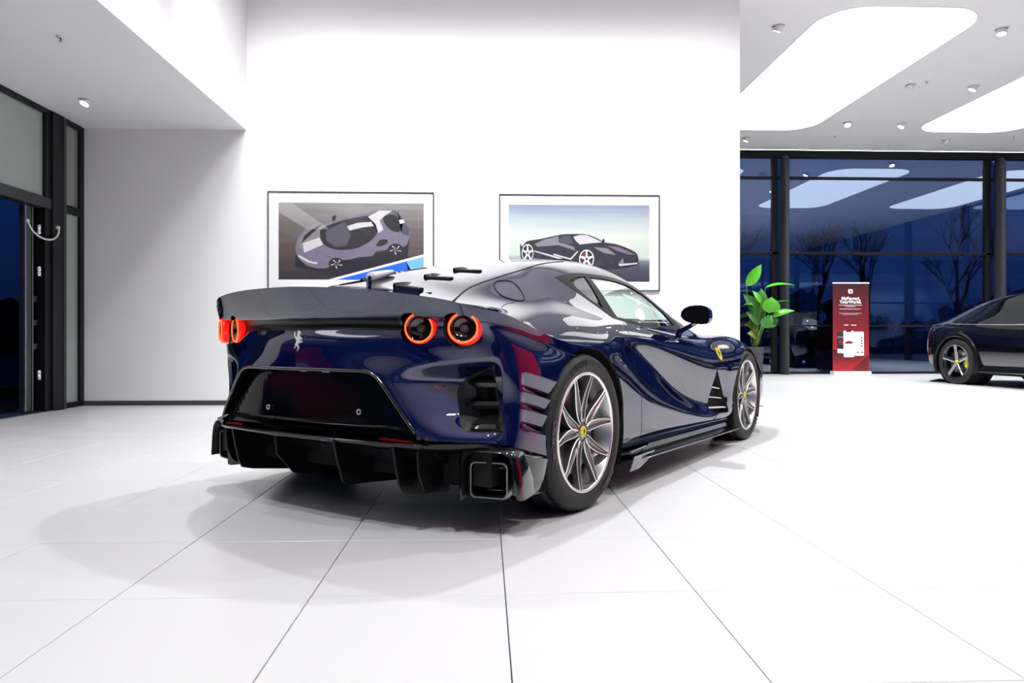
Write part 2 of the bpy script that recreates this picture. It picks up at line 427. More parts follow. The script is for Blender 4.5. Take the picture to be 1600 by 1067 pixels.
# ---- glazed entrance wall on the left
wl = S('wall_left', (XL - 0.15, XL, 3.5, 4.5, 0, ZS), 'wall_white')
S('wall_left.002', (XL - 0.15, XL - 0.02, 4.5, 5.3, 0, ZS), 'dark_frame')
S('window_6', (XL - 0.15, XL - 0.14, YF, 3.5, 0, ZS), 'window_glass')
dr = S('door_1', (XL - 0.12, XL + 0.02, 7.70, 7.80, 0, 2.24), 'dark_frame')
box_obj('door_head', (XL - 0.1, XL + 0.03, 5.3, 7.80, 2.17, 2.285), 'grey_frame', dr, 0.006)
box_obj('threshold', (XL - 0.25, XL + 0.05, 5.3, 7.80, 0.0, 0.012), 'steel', dr)
leaf = box_obj('door_leaf', (XL - 0.10, XL - 0.03, 7.46, 7.56, 0.03, 2.16), 'grey_frame', dr, 0.008)
box_obj('leaf_seal', (XL - 0.04, XL - 0.02, 7.44, 7.455, 0.03, 2.16), 'steel', leaf)
box_obj('inner_stile', (XL - 0.10, XL - 0.03, 7.572, 7.582, 0.03, 2.16), 'steel', dr)
box_obj('hinge_panel', (XL - 0.15, XL - 0.10, 7.56, 7.72, 0.02, 2.16), 'dark_frame', dr)
for z in (1.93, 1.49, 0.40):
    bm = bmesh.new(); add_lathe(bm, [(0, 0.05), (0.022, 0.05), (0.022, 0.005), (0.018, 0.003), (0.018, -0.003), (0.022, -0.005), (0.022, -0.05), (0, -0.05)], 18)
    bmesh.ops.translate(bm, vec=(XL - 0.005, 7.635, z), verts=bm.verts); mesh_obj('hinge', bm, 'chrome', dr, True)
for z in (1.2, 0.95, 0.7): box_obj('latch_plate', (XL - 0.06, XL - 0.035, 7.60, 7.66, z - 0.03, z + 0.03), 'grey_frame', dr, 0.003)
ca = [(XL + 0.045 + 0.03 * math.sin(a) - 0.02 * math.cos(a), 7.635 - 0.225 * math.cos(a), 1.985 - 0.0 - 0.16 * math.sin(a)) for a in [PI * k / 24 for k in range(25)]]
o = tube_obj('door_cable', ca, 0.009, 'white_metal', dr, 8)
for p in (ca[0], ca[-1]):
    bm = bmesh.new(); add_lathe(bm, [(0, 0.0), (0.02, 0.0), (0.017, 0.03), (0.0, 0.032)], 14, 'X'); bmesh.ops.translate(bm, vec=(p[0] - 0.02, p[1], p[2]), verts=bm.verts); mesh_obj('cable_mount', bm, 'white_metal', dr, True)
w2 = S('window_2', (XL - 0.03, XL - 0.02, 8.04, 8.38, 0.05, 2.19), 'frosted_reflection')
box_obj('upper_pane', (XL - 0.03, XL - 0.02, 8.04, 8.38, 2.28, 3.2), 'frosted_dim', w2)
box_obj('side_pane', (XL - 0.03, XL - 0.02, 5.3, 7.75, 2.285, 3.2), 'frosted_reflection', w2)
box_obj('post', (XL - 0.1, XL + 0.045, 7.80, 8.0, 0, ZS - 0.01), 'dark_frame', w2, 0.004)
box_obj('post_cover', (XL - 0.02, XL + 0.052, 7.985, 8.035, 0, ZS - 0.02), 'grey_frame', w2, 0.003)
box_obj('corner_jamb', (XL - 0.06, XL + 0.012, 8.37, YB, 0, ZS), 'dark_frame', w2, 0.003)
box_obj('transom', (XL - 0.06, XL + 0.012, 8.035, 8.375, 2.19, 2.28), 'dark_frame', w2, 0.003)
box_obj('sill_rail', (XL - 0.06, XL + 0.012, 8.035, 8.375, 0, 0.06), 'dark_frame', w2, 0.003)
box_obj('head_rail', (XL - 0.06, XL + 0.02, 5.3, 8.375, 3.18, ZS), 'dark_frame', w2, 0.003)
box_obj('lower_jamb', (XL - 0.06, XL + 0.02, 7.72, 7.80, 2.28, 3.2), 'dark_frame', w2, 0.003)
box_obj('near_jamb', (XL - 0.1, XL + 0.02, 5.2, 5.3, 0, 3.2), 'dark_frame', w2)
# vestibule outside the door
vb = S('window_4', (XL - 2.0, XL - 1.99, 1.0, 12.5, 0.1, 3.1), 'window_glass')
box_obj('frame', (XL - 2.05, XL - 1.95, 1.0, 12.5, 3.0, 3.1), 'dark_frame', vb)
box_obj('frame', (XL - 2.05, XL - 1.95, 1.0, 14.0, 0.0, 0.1), 'dark_frame', vb)
for y in (8.0, 10.6, 13.0): box_obj('frame', (XL - 2.05, XL - 1.95, y, y + 0.09, 0, 3.1), 'dark_frame', vb)
S('wall_entrance', (XL - 2.2, XL, 12.5, 12.7, 0, ZC), 'dark_frame')
S('wall_entrance.001', (XL - 2.2, XL - 1.9, 0.0, 12.5, 3.1, ZC), 'dark_frame')
S('wall_left.001', (XL - 0.15, XL, YB + 0.0, YW, 0, ZC), 'dark_frame')

# ---- ground and trees outside
bsdf('asphalt_night', (0.008, 0.009, 0.012), 0.9); bsdf('bark', (0.004, 0.005, 0.008), 0.95)
S('ground', (-60, 90, YW + 0.1, 110, -0.2, -0.05), 'asphalt_night')
S('ground.001', (-60, XL - 2.2, -40, YW + 0.1, -0.2, -0.05), 'asphalt_night')
def bare_tree(loc, h_, seed, label):
    R_ = random.Random(seed); bm = bmesh.new()
    def grow(p, d, ln, r, lev):
        q = p + d * ln
        add_tube(bm, [p, p + d * ln * 0.5 + Vector((R_.uniform(-.05, .05) * ln, R_.uniform(-.05, .05) * ln, 0)), q], [r, r * 0.8, r * 0.6], 4 if lev else 7, caps=False)
        if lev >= 5: return
        for k in range(3 if lev < 4 else 4):
            nd = (d + Vector((R_.uniform(-1, 1), R_.uniform(-1, 1), R_.uniform(-0.2, 0.7))) * 0.62).normalized()
            grow(p + d * ln * R_.uniform(0.55, 1.0), nd, ln * R_.uniform(0.6, 0.8), r * 0.55, lev + 1)
    grow(Vector((0, 0, 0)), Vector((0, 0, 1)), h_ * 0.28, h_ * 0.02, 0)
    o = mesh_obj('bare_tree', bm, 'bark', None, False, loc); tag(o, label, 'tree', 'bare trees outside the window'); return o
bare_tree((12.6, 27, -0.1), 8, 1, 'bare tree outside, behind the red banner stand')
bare_tree((16.5, 30, -0.1), 8.5, 2, 'bare tree outside, right of the banner stand behind glass')
bare_tree((20.5, 30, -0.1), 9, 3, 'bare tree outside, behind the black car at the right')
bare_tree((9.6, 28, -0.1), 8.5, 4, 'bare tree outside, above the green plant by the left window column')
bare_tree((-16, 18, -0.1), 8, 5, 'bare tree outside, seen through the open door at the left')
bm = bmesh.new()
R_ = random.Random(5)
for k in range(1100):
    x = R_.uniform(-10, 60); y = R_.uniform(34, 38); hh = 2.2 + 0.9 * math.sin(x * 0.5) + R_.uniform(-.4, .5)
    bmesh.ops.create_icosphere(bm, subdivisions=1, radius=R_.uniform(0.25, 0.6), matrix=Matrix.Translation((x, y, R_.uniform(0.2, hh))))
for k in range(260):
    bmesh.ops.create_icosphere(bm, subdivisions=1, radius=R_.uniform(0.3, 0.6), matrix=Matrix.Translation((R_.uniform(-24, -22), R_.uniform(6, 40), R_.uniform(0.2, 2.4))))
o = mesh_obj('hedge', bm, 'bark'); tag(o, 'dark hedges of bushes outside beyond the windows', 'hedge', kind='stuff')

# ================================================================== SPORTS CAR BODY SURFACE
# control net: columns run from the middle of the tail round the corner and along the flank to the nose,
# rows from the bottom edge over the shoulder to the centre line.  Point = (x forward of rear axle, half width, height)
NET = []
def colm(*p): NET.append(p)
# rows: 0 bottom 1 2 3 4 5(lamp band low) 6(band high) 7,8(spoiler foot / seam) 9,10,11 (edge) 12 13 14 15 16 17 18 centre
colm((-.84,0,.40),(-.845,0,.48),(-.847,0,.56),(-.847,0,.65),(-.848,0,.72),(-.845,0,.79),(-.80,0,.845),(-.835,0,.872),(-.85,0,.885),(-.90,0,1.008),(-.90,0,1.008),(-.90,0,1.008),(-.86,0,1.005),(-.80,0,1.005),(-.74,0,1.01),(-.70,0,1.015),(-.66,0,1.02),(-.62,0,1.028),(-.58,0,1.035))
colm((-.835,.2,.40),(-.84,.2,.48),(-.842,.2,.56),(-.842,.2,.65),(-.837,.2,.72),(-.835,.2,.79),(-.79,.2,.845),(-.82,.2,.872),(-.835,.2,.885),(-.885,.2,1.004),(-.885,.2,1.004),(-.885,.2,1.004),(-.85,.19,1.0),(-.79,.17,1.0),(-.73,.15,1.005),(-.68,.12,1.012),(-.63,.09,1.02),(-.585,.045,1.03),(-.54,0,1.042))
colm((-.825,.42,.40),(-.83,.42,.48),(-.832,.42,.56),(-.828,.42,.65),(-.785,.42,.72),(-.785,.42,.79),(-.75,.42,.845),(-.785,.42,.872),(-.80,.42,.885),(-.855,.42,.994),(-.855,.42,.994),(-.855,.42,.994),(-.82,.41,.988),(-.76,.38,.985),(-.69,.34,.99),(-.62,.28,1.0),(-.56,.2,1.015),(-.51,.1,1.035),(-.46,0,1.057))
colm((-.80,.6,.39),(-.79,.6,.48),(-.765,.6,.56),(-.735,.6,.65),(-.725,.6,.72),(-.735,.6,.79),(-.70,.6,.845),(-.745,.6,.868),(-.76,.6,.882),(-.815,.6,.974),(-.815,.6,.974),(-.815,.6,.974),(-.78,.59,.966),(-.72,.565,.958),(-.63,.52,.960),(-.54,.43,.985),(-.47,.3,1.015),(-.42,.15,1.05),(-.38,0,1.075))
colm((-.70,.74,.38),(-.68,.745,.47),(-.66,.745,.56),(-.65,.75,.65),(-.66,.75,.72),(-.67,.745,.79),(-.65,.745,.838),(-.695,.735,.862),(-.71,.735,.878),(-.742,.735,.955),(-.742,.735,.955),(-.742,.735,.955),(-.74,.725,.944),(-.68,.69,.935),(-.58,.62,.945),(-.46,.51,.99),(-.38,.36,1.03),(-.33,.18,1.065),(-.29,0,1.097))
colm((-.60,.85,.37),(-.59,.85,.47),(-.585,.852,.56),(-.60,.85,.65),(-.61,.845,.72),(-.62,.835,.79),(-.63,.83,.825),(-.655,.815,.848),(-.67,.815,.864),(-.68,.818,.925),(-.68,.818,.925),(-.68,.818,.925),(-.68,.805,.922),(-.62,.76,.922),(-.51,.675,.950),(-.38,.545,1.01),(-.29,.38,1.06),(-.23,.19,1.09),(-.20,0,1.12))
colm((-.545,.925,.355),(-.535,.925,.46),(-.53,.925,.56),(-.54,.92,.65),(-.54,.91,.71),(-.55,.905,.76),(-.55,.90,.79),(-.56,.885,.815),(-.56,.882,.835),(-.585,.882,.893),(-.585,.882,.893),(-.585,.882,.893),(-.565,.86,.900),(-.50,.81,.912),(-.40,.715,.948),(-.28,.575,1.03),(-.18,.395,1.087),(-.13,.2,1.112),(-.10,0,1.142))
colm((-.42,.965,.315),(-.42,.965,.42),(-.42,.962,.52),(-.42,.957,.62),(-.42,.95,.68),(-.42,.94,.73),(-.42,.93,.765),(-.42,.922,.788),(-.42,.92,.80),(-.44,.922,.842),(-.44,.922,.842),(-.44,.922,.842),(-.42,.90,.868),(-.36,.85,.900),(-.27,.745,.950),(-.16,.60,1.055),(-.06,.405,1.115),(-.01,.2,1.138),(.01,0,1.162))
colm((-.22,.965,.27),(-.22,.968,.38),(-.22,.97,.48),(-.22,.97,.57),(-.22,.967,.63),(-.22,.962,.675),(-.22,.957,.705),(-.22,.952,.73),(-.22,.95,.745),(-.23,.948,.775),(-.23,.948,.778),(-.23,.947,.781),(-.22,.930,.835),(-.18,.875,.900),(-.10,.765,.955),(-.02,.615,1.09),(.07,.41,1.145),(.11,.205,1.167),(.13,0,1.184))
colm((0,.945,.24),(0,.955,.34),(0,.962,.44),(0,.967,.53),(0,.97,.59),(0,.97,.63),(0,.97,.66),(0,.968,.69),(0,.965,.71),(0,.962,.735),(0,.957,.76),(0,.951,.785),(0,.927,.84),(0,.872,.905),(.03,.775,.958),(.11,.62,1.115),(.19,.415,1.175),(.23,.21,1.192),(.25,0,1.206))
colm((.22,.925,.23),(.22,.94,.32),(.22,.95,.41),(.22,.96,.50),(.22,.966,.56),(.22,.97,.60),(.22,.971,.64),(.22,.970,.67),(.22,.968,.69),(.22,.965,.72),(.22,.958,.755),(.22,.948,.785),(.22,.915,.84),(.22,.860,.895),(.23,.785,.948),(.27,.655,1.150),(.33,.45,1.203),(.38,.21,1.220),(.40,0,1.232))
colm((.45,0.915,0.225),(.45,0.935,0.29),(.45,0.952,0.38),(.45,0.96,0.47),(.45,0.964,0.545),(.45,0.962,0.6),(.45,0.954,0.65),(.45,0.945,0.69),(.45,0.941,0.715),(.45,0.937,0.74),(.45,0.93,0.765),(.45,0.918,0.79),(.45,0.893,0.835),(.45,.852,.88),(.45,.80,.925),(.48,.650,1.172),(.53,.46,1.228),(.56,.212,1.246),(.57,0,1.256))
colm((.7,0.915,0.222),(.7,0.945,0.27),(.7,0.96,0.36),(.7,0.966,0.43),(.7,0.964,0.475),(.7,0.948,0.54),(.7,0.924,0.62),(.7,0.905,0.685),(.7,0.9,0.71),(.7,0.9,0.735),(.7,0.903,0.76),(.7,0.9,0.79),(.7,0.88,0.828),(.7,.85,.865),(.7,.812,.892),(.72,.648,1.180),(.75,.465,1.246),(.76,.215,1.266),(.77,0,1.274))
colm((1.0,0.915,0.218),(1.0,0.948,0.27),(1.0,0.96,0.34),(1.0,0.962,0.385),(1.0,0.953,0.42),(1.0,0.925,0.49),(1.0,0.895,0.565),(1.0,0.882,0.61),(1.0,0.881,0.625),(1.0,0.89,0.65),(1.0,0.912,0.715),(1.0,0.912,0.765),(1.0,0.885,0.81),(1.0,.845,.845),(1.0,.812,.868),(1.0,.648,1.168),(1.0,.47,1.25),(1.0,.218,1.274),(1.0,0,1.282))
colm((1.35,0.915,0.212),(1.35,0.948,0.245),(1.35,0.958,0.29),(1.35,0.958,0.325),(1.35,0.947,0.355),(1.35,0.91,0.405),(1.35,0.878,0.455),(1.35,0.872,0.475),(1.35,0.877,0.495),(1.35,0.9,0.575),(1.35,0.924,0.665),(1.35,0.912,0.745),(1.35,0.875,0.795),(1.35,.838,.82),(1.35,.805,.845),(1.32,.655,1.115),(1.32,.48,1.21),(1.32,.225,1.25),(1.32,0,1.262))
colm((1.7,0.915,0.205),(1.7,0.945,0.23),(1.7,0.952,0.25),(1.7,0.952,0.27),(1.7,0.943,0.295),(1.7,0.91,0.335),(1.7,0.892,0.365),(1.7,0.892,0.385),(1.7,0.902,0.425),(1.7,0.928,0.53),(1.7,0.94,0.63),(1.7,0.918,0.725),(1.7,0.872,0.775),(1.7,.828,.80),(1.7,.795,.828),(1.66,.66,1.01),(1.62,.48,1.13),(1.62,.24,1.18),(1.62,0,1.195))
colm((2.02,0.915,0.198),(2.02,0.94,0.215),(2.02,0.948,0.235),(2.02,0.95,0.255),(2.02,0.942,0.28),(2.02,0.925,0.31),(2.02,0.922,0.34),(2.02,0.927,0.38),(2.02,0.935,0.44),(2.02,0.95,0.55),(2.02,0.95,0.64),(2.02,0.918,0.715),(2.02,0.872,0.76),(2.02,.825,.79),(2.02,.775,.815),(1.97,.70,.90),(1.94,.52,1.01),(1.93,.26,1.08),(1.93,0,1.10))
colm((2.3,.92,.19),(2.3,.945,.22),(2.3,.95,.26),(2.3,.95,.31),(2.3,.95,.36),(2.3,.952,.42),(2.3,.957,.48),(2.3,.962,.54),(2.3,.964,.60),(2.3,.96,.65),(2.3,.945,.695),(2.3,.915,.735),(2.3,.868,.772),(2.3,.81,.797),(2.3,.745,.812),(2.27,.66,.835),(2.25,.48,.89),(2.24,.25,.935),(2.24,0,.945))
colm((2.55,.92,.20),(2.55,.94,.24),(2.55,.95,.29),(2.55,.955,.34),(2.55,.96,.40),(2.55,.962,.46),(2.55,.965,.52),(2.55,.967,.58),(2.55,.965,.63),(2.55,.958,.675),(2.55,.94,.715),(2.55,.905,.753),(2.55,.86,.787),(2.55,.80,.81),(2.55,.72,.818),(2.52,.60,.822),(2.50,.43,.865),(2.48,.22,.885),(2.48,0,.888))
colm((2.8,.92,.20),(2.8,.94,.24),(2.8,.95,.29),(2.8,.955,.34),(2.8,.96,.40),(2.8,.962,.46),(2.8,.965,.52),(2.8,.965,.58),(2.8,.962,.63),(2.8,.953,.675),(2.8,.933,.715),(2.8,.898,.752),(2.8,.85,.783),(2.8,.79,.802),(2.8,.70,.808),(2.8,.58,.81),(2.8,.42,.85),(2.8,.21,.868),(2.8,0,.87))
colm((3.05,.91,.20),(3.05,.93,.24),(3.05,.94,.29),(3.05,.95,.34),(3.05,.955,.39),(3.05,.957,.45),(3.05,.955,.51),(3.05,.95,.56),(3.05,.945,.60),(3.05,.932,.64),(3.05,.91,.68),(3.05,.875,.712),(3.05,.83,.738),(3.05,.77,.755),(3.05,.68,.764),(3.05,.56,.77),(3.05,.4,.80),(3.05,.2,.815),(3.05,0,.82))
colm((3.3,.88,.20),(3.3,.90,.23),(3.3,.915,.27),(3.3,.925,.32),(3.3,.93,.37),(3.3,.93,.42),(3.3,.925,.47),(3.3,.915,.51),(3.3,.905,.545),(3.3,.885,.58),(3.3,.86,.61),(3.3,.825,.64),(3.3,.78,.665),(3.3,.72,.685),(3.3,.63,.70),(3.3,.52,.71),(3.3,.37,.73),(3.3,.18,.745),(3.3,0,.75))
colm((3.52,.76,.18),(3.53,.78,.21),(3.53,.80,.25),(3.53,.81,.29),(3.53,.82,.33),(3.52,.82,.37),(3.51,.815,.41),(3.5,.805,.45),(3.49,.79,.48),(3.48,.77,.51),(3.47,.74,.54),(3.46,.70,.56),(3.45,.66,.58),(3.45,.6,.60),(3.45,.53,.62),(3.45,.43,.64),(3.45,.3,.65),(3.45,.15,.66),(3.45,0,.665))
colm((3.68,.45,.16),(3.69,.46,.19),(3.70,.47,.22),(3.70,.47,.26),(3.70,.47,.30),(3.69,.47,.33),(3.68,.46,.37),(3.67,.45,.40),(3.66,.44,.43),(3.65,.42,.45),(3.63,.40,.475),(3.61,.38,.50),(3.6,.35,.52),(3.59,.32,.54),(3.58,.28,.555),(3.57,.22,.565),(3.56,.16,.575),(3.55,.08,.58),(3.55,0,.585))
colm((3.74,0,.16),(3.75,0,.19),(3.76,0,.22),(3.76,0,.26),(3.76,0,.30),(3.75,0,.33),(3.74,0,.36),(3.73,0,.39),(3.72,0,.41),(3.71,0,.43),(3.70,0,.45),(3.69,0,.47),(3.68,0,.49),(3.67,0,.505),(3.66,0,.52),(3.65,0,.53),(3.63,0,.54),(3.62,0,.545),(3.61,0,.55))
def bspline_basis(n, sub):
    """rows of weights for a clamped-by-reflection uniform cubic B-spline with n control points"""
    W = []
    for i in range(n - 1):
        for k in range(sub + (1 if i == n - 2 else 0)):
            t = k / sub
            b = [(1 - t) ** 3 / 6, (3 * t ** 3 - 6 * t * t + 4) / 6, (-3 * t ** 3 + 3 * t * t + 3 * t + 1) / 6, t ** 3 / 6]
            row = np.zeros(n)
            for q, wq in zip(range(i - 1, i + 3), b):
                if q < 0: row[0] += 2 * wq; row[1] -= wq
                elif q >= n: row[n - 1] += 2 * wq; row[n - 2] -= wq
                else: row[q] += wq
            W.append(row)
    return np.array(W)
G = np.array(NET, float)                     # columns x rows x 3
# sharpen towards interpolation (one step of the inverse filter)
def interp_pass(G, axis, amt):
    R = G.copy(); n = G.shape[axis]
    sl = lambda a, b: tuple(slice(a, b) if k == axis else slice(None) for k in range(3))
    R[sl(1, n - 1)] += amt * (G[sl(1, n - 1)] - (G[sl(0, n - 2)] + 4 * G[sl(1, n - 1)] + G[sl(2, n)]) / 6)
    return R
G0 = G.copy()
G = interp_pass(G, 0, 1.0)
Wc, Wr = bspline_basis(G.shape[0], 9), bspline_basis(G.shape[1], 8)
SURF = np.einsum('ac,crk,br->abk', Wc, G, Wr)   # fine columns x fine rows x 3
NC, NR = SURF.shape[:2]
def smooth(a, b, x):
    t = np.clip((x - a) / (b - a), 0, 1); return t * t * (3 - 2 * t)
# ---- sculpting: concave scoops at the tail corners
X, Wd, Z = SURF[..., 0], SURF[..., 1], SURF[..., 2]
def shape_scoop():
    m = (1 - smooth(-.60, -.50, X))
    w0 = .475 + np.clip(.62 - Z, 0, 1) * .75
    fw = smooth(w0, w0 + .20, Wd) * (1 - smooth(.835, .885, Wd))
    zt = .675 + .10 * (Wd - .5)
    fz = smooth(.385, .49, Z) * (1 - smooth(zt - .085, zt, Z))
    SURF[..., 0] += 0.12 * fw * fz * m
shape_scoop()
def shape_louvres():
    """three saw-tooth blades behind the rear wheel"""
    zeta = Z + .27 * (X + .5)
    m = smooth(-.515, -.49, X) * (1 - smooth(-.05, 0, X)) * smooth(.90, .925, Wd)
    for z1, z0 in ((.650, .598), (.572, .528), (.503, .450)):
        t = np.clip((z1 - zeta) / (z1 - z0), 0, 1)
        back = 1 - smooth(z0 - .022, z0 - .016, zeta) * 0 
        d = np.where(zeta > z0, t ** 0.8, 1 - smooth(0, .022, z0 - zeta))
        d = np.where(zeta > z1, 0, d)
        SURF[..., 1] -= 0.020 * d * m
shape_louvres()
def surf_bm(S3):
    bm = bmesh.new()
    V = [[bm.verts.new((S3[a, b, 0], -S3[a, b, 1], S3[a, b, 2])) for b in range(S3.shape[1])] for a in range(S3.shape[0])]
    for a in range(S3.shape[0] - 1):
        for b in range(S3.shape[1] - 1):
            q = [V[a][b], V[a][b + 1], V[a + 1][b + 1], V[a + 1][b]]
            bm.faces.new(q)
    for f in bm.faces: f.smooth = True
    return bm

# ================================================================== CUTTING THE BODY INTO PARTS
CAR_LOC = (-0.3165, 3.788, 0); CAR_RZ = math.radians(90 - 35.5)
HB = surf_bm(SURF)
bmesh.ops.remove_doubles(HB, verts=HB.verts, dist=1e-6)
HB.normal_update()
# faces must look outwards (right half: y negative)
tmp_ = sum(f.normal.y * f.calc_area() for f in HB.faces)
if tmp_ > 0: bmesh.ops.reverse_faces(HB, faces=HB.faces)
HB.normal_update()
ORIG = HB.copy(); ORIG.faces.ensure_lookup_table(); ORIG.normal_update()
BV = BVHTree.FromBMesh(ORIG)
from mathutils.interpolate import poly_3d_calc
def surf_normal(co):
    p = Vector((co.x, -abs(co.y), co.z))
    h_, n_, i_, d_ = BV.find_nearest(p)
    if h_ is None: return Vector((0, 0, 1))
    f = ORIG.faces[i_]; vs = [v.co for v in f.verts]
    w_ = poly_3d_calc(vs, h_); nn = Vector((0, 0, 0))
    for a, v in zip(w_, f.verts): nn += v.normal * a
    if p.y > -1e-4: nn.y = 0
    nn.normalize()
    if co.y > 0: nn.y = -nn.y
    return nn
def snap(p, off=0.0):
    """nearest point on the body, pushed out along the normal"""
    q = Vector(p); s_ = 1 if q.y > 0 else -1
    h_, n_, i_, d_ = BV.find_nearest(Vector((q.x, -abs(q.y), q.z)))
    n2 = surf_normal(h_); r_ = h_ + n2 * off
    if s_ > 0: r_.y = -r_.y
    return r_
UV = {'XZ': (Vector((1, 0, 0)), Vector((0, 0, 1)), Vector((0, 1, 0))), 'YZ': (Vector((0, -1, 0)), Vector((0, 0, 1)), Vector((1, 0, 0)))}
a_ = math.radians(42)
UV['XY'] = (Vector((1, 0, 0)), Vector((0, -1, 0)), Vector((0, 0, 1)))
UV['CZ'] = (Vector((math.sin(a_), -math.cos(a_), 0)), Vector((0, 0, 1)), Vector((math.cos(a_), math.sin(a_), 0)))
def inpoly(x, y, P):
    c = False; j = len(P) - 1
    for i in range(len(P)):
        if (P[i][1] > y) != (P[j][1] > y) and x < (P[j][0] - P[i][0]) * (y - P[i][1]) / (P[j][1] - P[i][1]) + P[i][0]: c = not c
        j = i
    return c
REG = []
def cut(name, poly, pr, pred):
    U, V, D = UV[pr]
    for k in range(len(poly)):
        a, b = poly[k], poly[(k + 1) % len(poly)]
        if abs(a[0] - b[0]) + abs(a[1] - b[1]) < 1e-6: continue
        u0, u1 = min(a[0], b[0]) - .002, max(a[0], b[0]) + .002; v0, v1 = min(a[1], b[1]) - .002, max(a[1], b[1]) + .002
        fs = []
        for f in HB.faces:
            if not pred(f.calc_center_median()): continue
            us = [v.co.dot(U) for v in f.verts]; vs = [v.co.dot(V) for v in f.verts]
            if max(us) < u0 or min(us) > u1 or max(vs) < v0 or min(vs) > v1: continue
            fs.append(f)
        if not fs: continue
        d = U * (b[0] - a[0]) + V * (b[1] - a[1]); n_ = d.cross(D).normalized(); p = U * a[0] + V * a[1]
        geom = list({v for f in fs for v in f.verts}) + list({e for f in fs for e in f.edges}) + fs
        bmesh.ops.bisect_plane(HB, geom=geom, dist=1e-6, plane_co=p, plane_no=n_)
    REG.append((name, poly, pr, pred))
def circ(cx, cy, r, n=40, ry=None):
    return [(cx + r * math.cos(2 * PI * k / n), cy + (ry or r) * math.sin(2 * PI * k / n)) for k in range(n)]
tail = lambda c: c.x < -.45
side = lambda c: c.y < -.55
RA = [( .02 + .402 * math.cos(PI * k / 36), .345 + .400 * math.sin(PI * k / 36)) for k in range(37)] + [(-.372, .30), (-.345, .10), (.44, .10)]
FA = [(2.735 + .385 * math.cos(PI * k / 36), .325 + .375 * math.sin(PI * k / 36)) for k in range(37)] + [(2.36, .10), (3.12, .10)]
GREEN = [(.225, 1.098), (.404, 1.132), (.555, 1.143), (.72, 1.148), (.95, 1.150), (1.19, 1.132), (1.42, 1.092), (1.57, 1.03), (1.70, .945), (1.785, .842), (1.69, .838), (1.37, .846), (.913, .863), (.66, .884), (.563, .895), (.485, .938), (.34, 1.01), (.26, 1.06)]
GLASS = [(.605, 1.124), (.78, 1.128), (.96, 1.125), (1.15, 1.108), (1.33, 1.072), (1.47, 1.02), (1.58, .955), (1.62, .872), (1.387, .862), (.941, .878), (.635, .902)]
QUART = [(.33, 1.088), (.469, 1.117), (.55, 1.124), (.535, 1.02), (.515, .945), (.42, .99), (.345, 1.045)]
VENT = [(1.985, .575), (1.93, .47), (1.895, .36), (1.89, .30), (1.93, .275), (2.05, .262), (2.22, .252), (2.25, .262), (2.19, .34), (2.10, .45)]
DOOR = [(.655, .868), (.615, .80), (.608, .72), (.607, .60), (.62, .48), (.652, .34), (.69, .243), (1.0, .238), (1.4, .232), (1.83, .226), (1.93, .235), (1.985, .275), (1.90, .285), (1.86, .33), (1.88, .44), (1.95, .60), (1.93, .70), (1.80, .80), (1.76, .845), (1.69, .838), (1.38, .850), (.925, .866)]
PLATE = [(-.01, .655), (.355, .655), (.40, .650), (.435, .632), (.47, .595), (.595, .44), (.62, .405), (.62, .38), (-.01, .38)]
BAND = [(-.01, .871), (.50, .873), (.50, .820), (-.01, .822)]
GRILLE = [(.105, .48), (.10, .57), (.12, .605), (.155, .635), (.245, .68), (.262, .60), (.272, .50), (.276, .43), (.27, .412), (.20, .410), (.13, .415), (.11, .44)]
cut('arch', RA, 'XZ', lambda c: c.y < -.5 and c.x < 1)
cut('arch', FA, 'XZ', lambda c: c.y < -.5 and c.x > 2)
cut('window_surround', GREEN, 'XZ', lambda c: c.y < -.5 and c.z > .8)
cut('side_window', GLASS, 'XZ', lambda c: c.y < -.5 and c.z > .8)
cut('quarter_window', QUART, 'XZ', lambda c: c.y < -.5 and c.z > .8)
cut('windscreen', [(1.40, -.01), (2.26, -.01), (2.22, .35), (2.09, .60), (1.99, .655), (1.85, .615), (1.65, .585), (1.46, .55), (1.41, .46)], 'XY', lambda c: c.x > 1.2 and c.z > .82 and c.y > -.75)
cut('fender_vent', VENT, 'XZ', side)
cut('door', DOOR, 'XZ', side)
cut('plate_recess', PLATE, 'YZ', tail)
cut('lamp_band', BAND, 'YZ', tail)
LAMPS = [(-.705, -.578, .829, 21), (-.660, -.760, .828, 28)]
for x, y, z, an in LAMPS: cut('lamp_hole', circ(-y - .012, z, .064, 28), 'YZ', tail)
cut('side_grille', GRILLE, 'CZ', lambda c: c.x < -.48 and c.y < -.5)
SLOTS = []
for z1, z0 in ((.650, .598), (.572, .528), (.503, .450)):
    P = []
    for x in (-.497, -.46, -.40, -.33, -.25): P.append((x, z0 - .27 * (x + .5)))
    for x in (-.25, -.33, -.40, -.45, -.485): P.append((x, z0 - .27 * (x + .5) - .024 * (1 if x > -.44 else (x + .50) / .06)))
    SLOTS.append(P); cut('louvre_slot', P, 'XZ', lambda c: c.y < -.85 and c.x < -.1)
ORDER = ['windscreen', 'arch', 'lamp_hole', 'side_window', 'quarter_window', 'window_surround', 'fender_vent', 'louvre_slot', 'side_grille', 'plate_recess', 'lamp_band', 'door']
FA_ = {}
for f in HB.faces:
    c = f.calc_center_median(); hit = None
    for nm in ORDER:
        for (n2, poly, pr, pred) in REG:
            if n2 == nm and pred(c):
                U, V, D = UV[pr]
                if inpoly(c.dot(U), c.dot(V), poly): hit = nm; break
        if hit: break
    if hit is None and c.x < -.55:
        pass
    FA_.setdefault(hit or 'body', []).append(f)
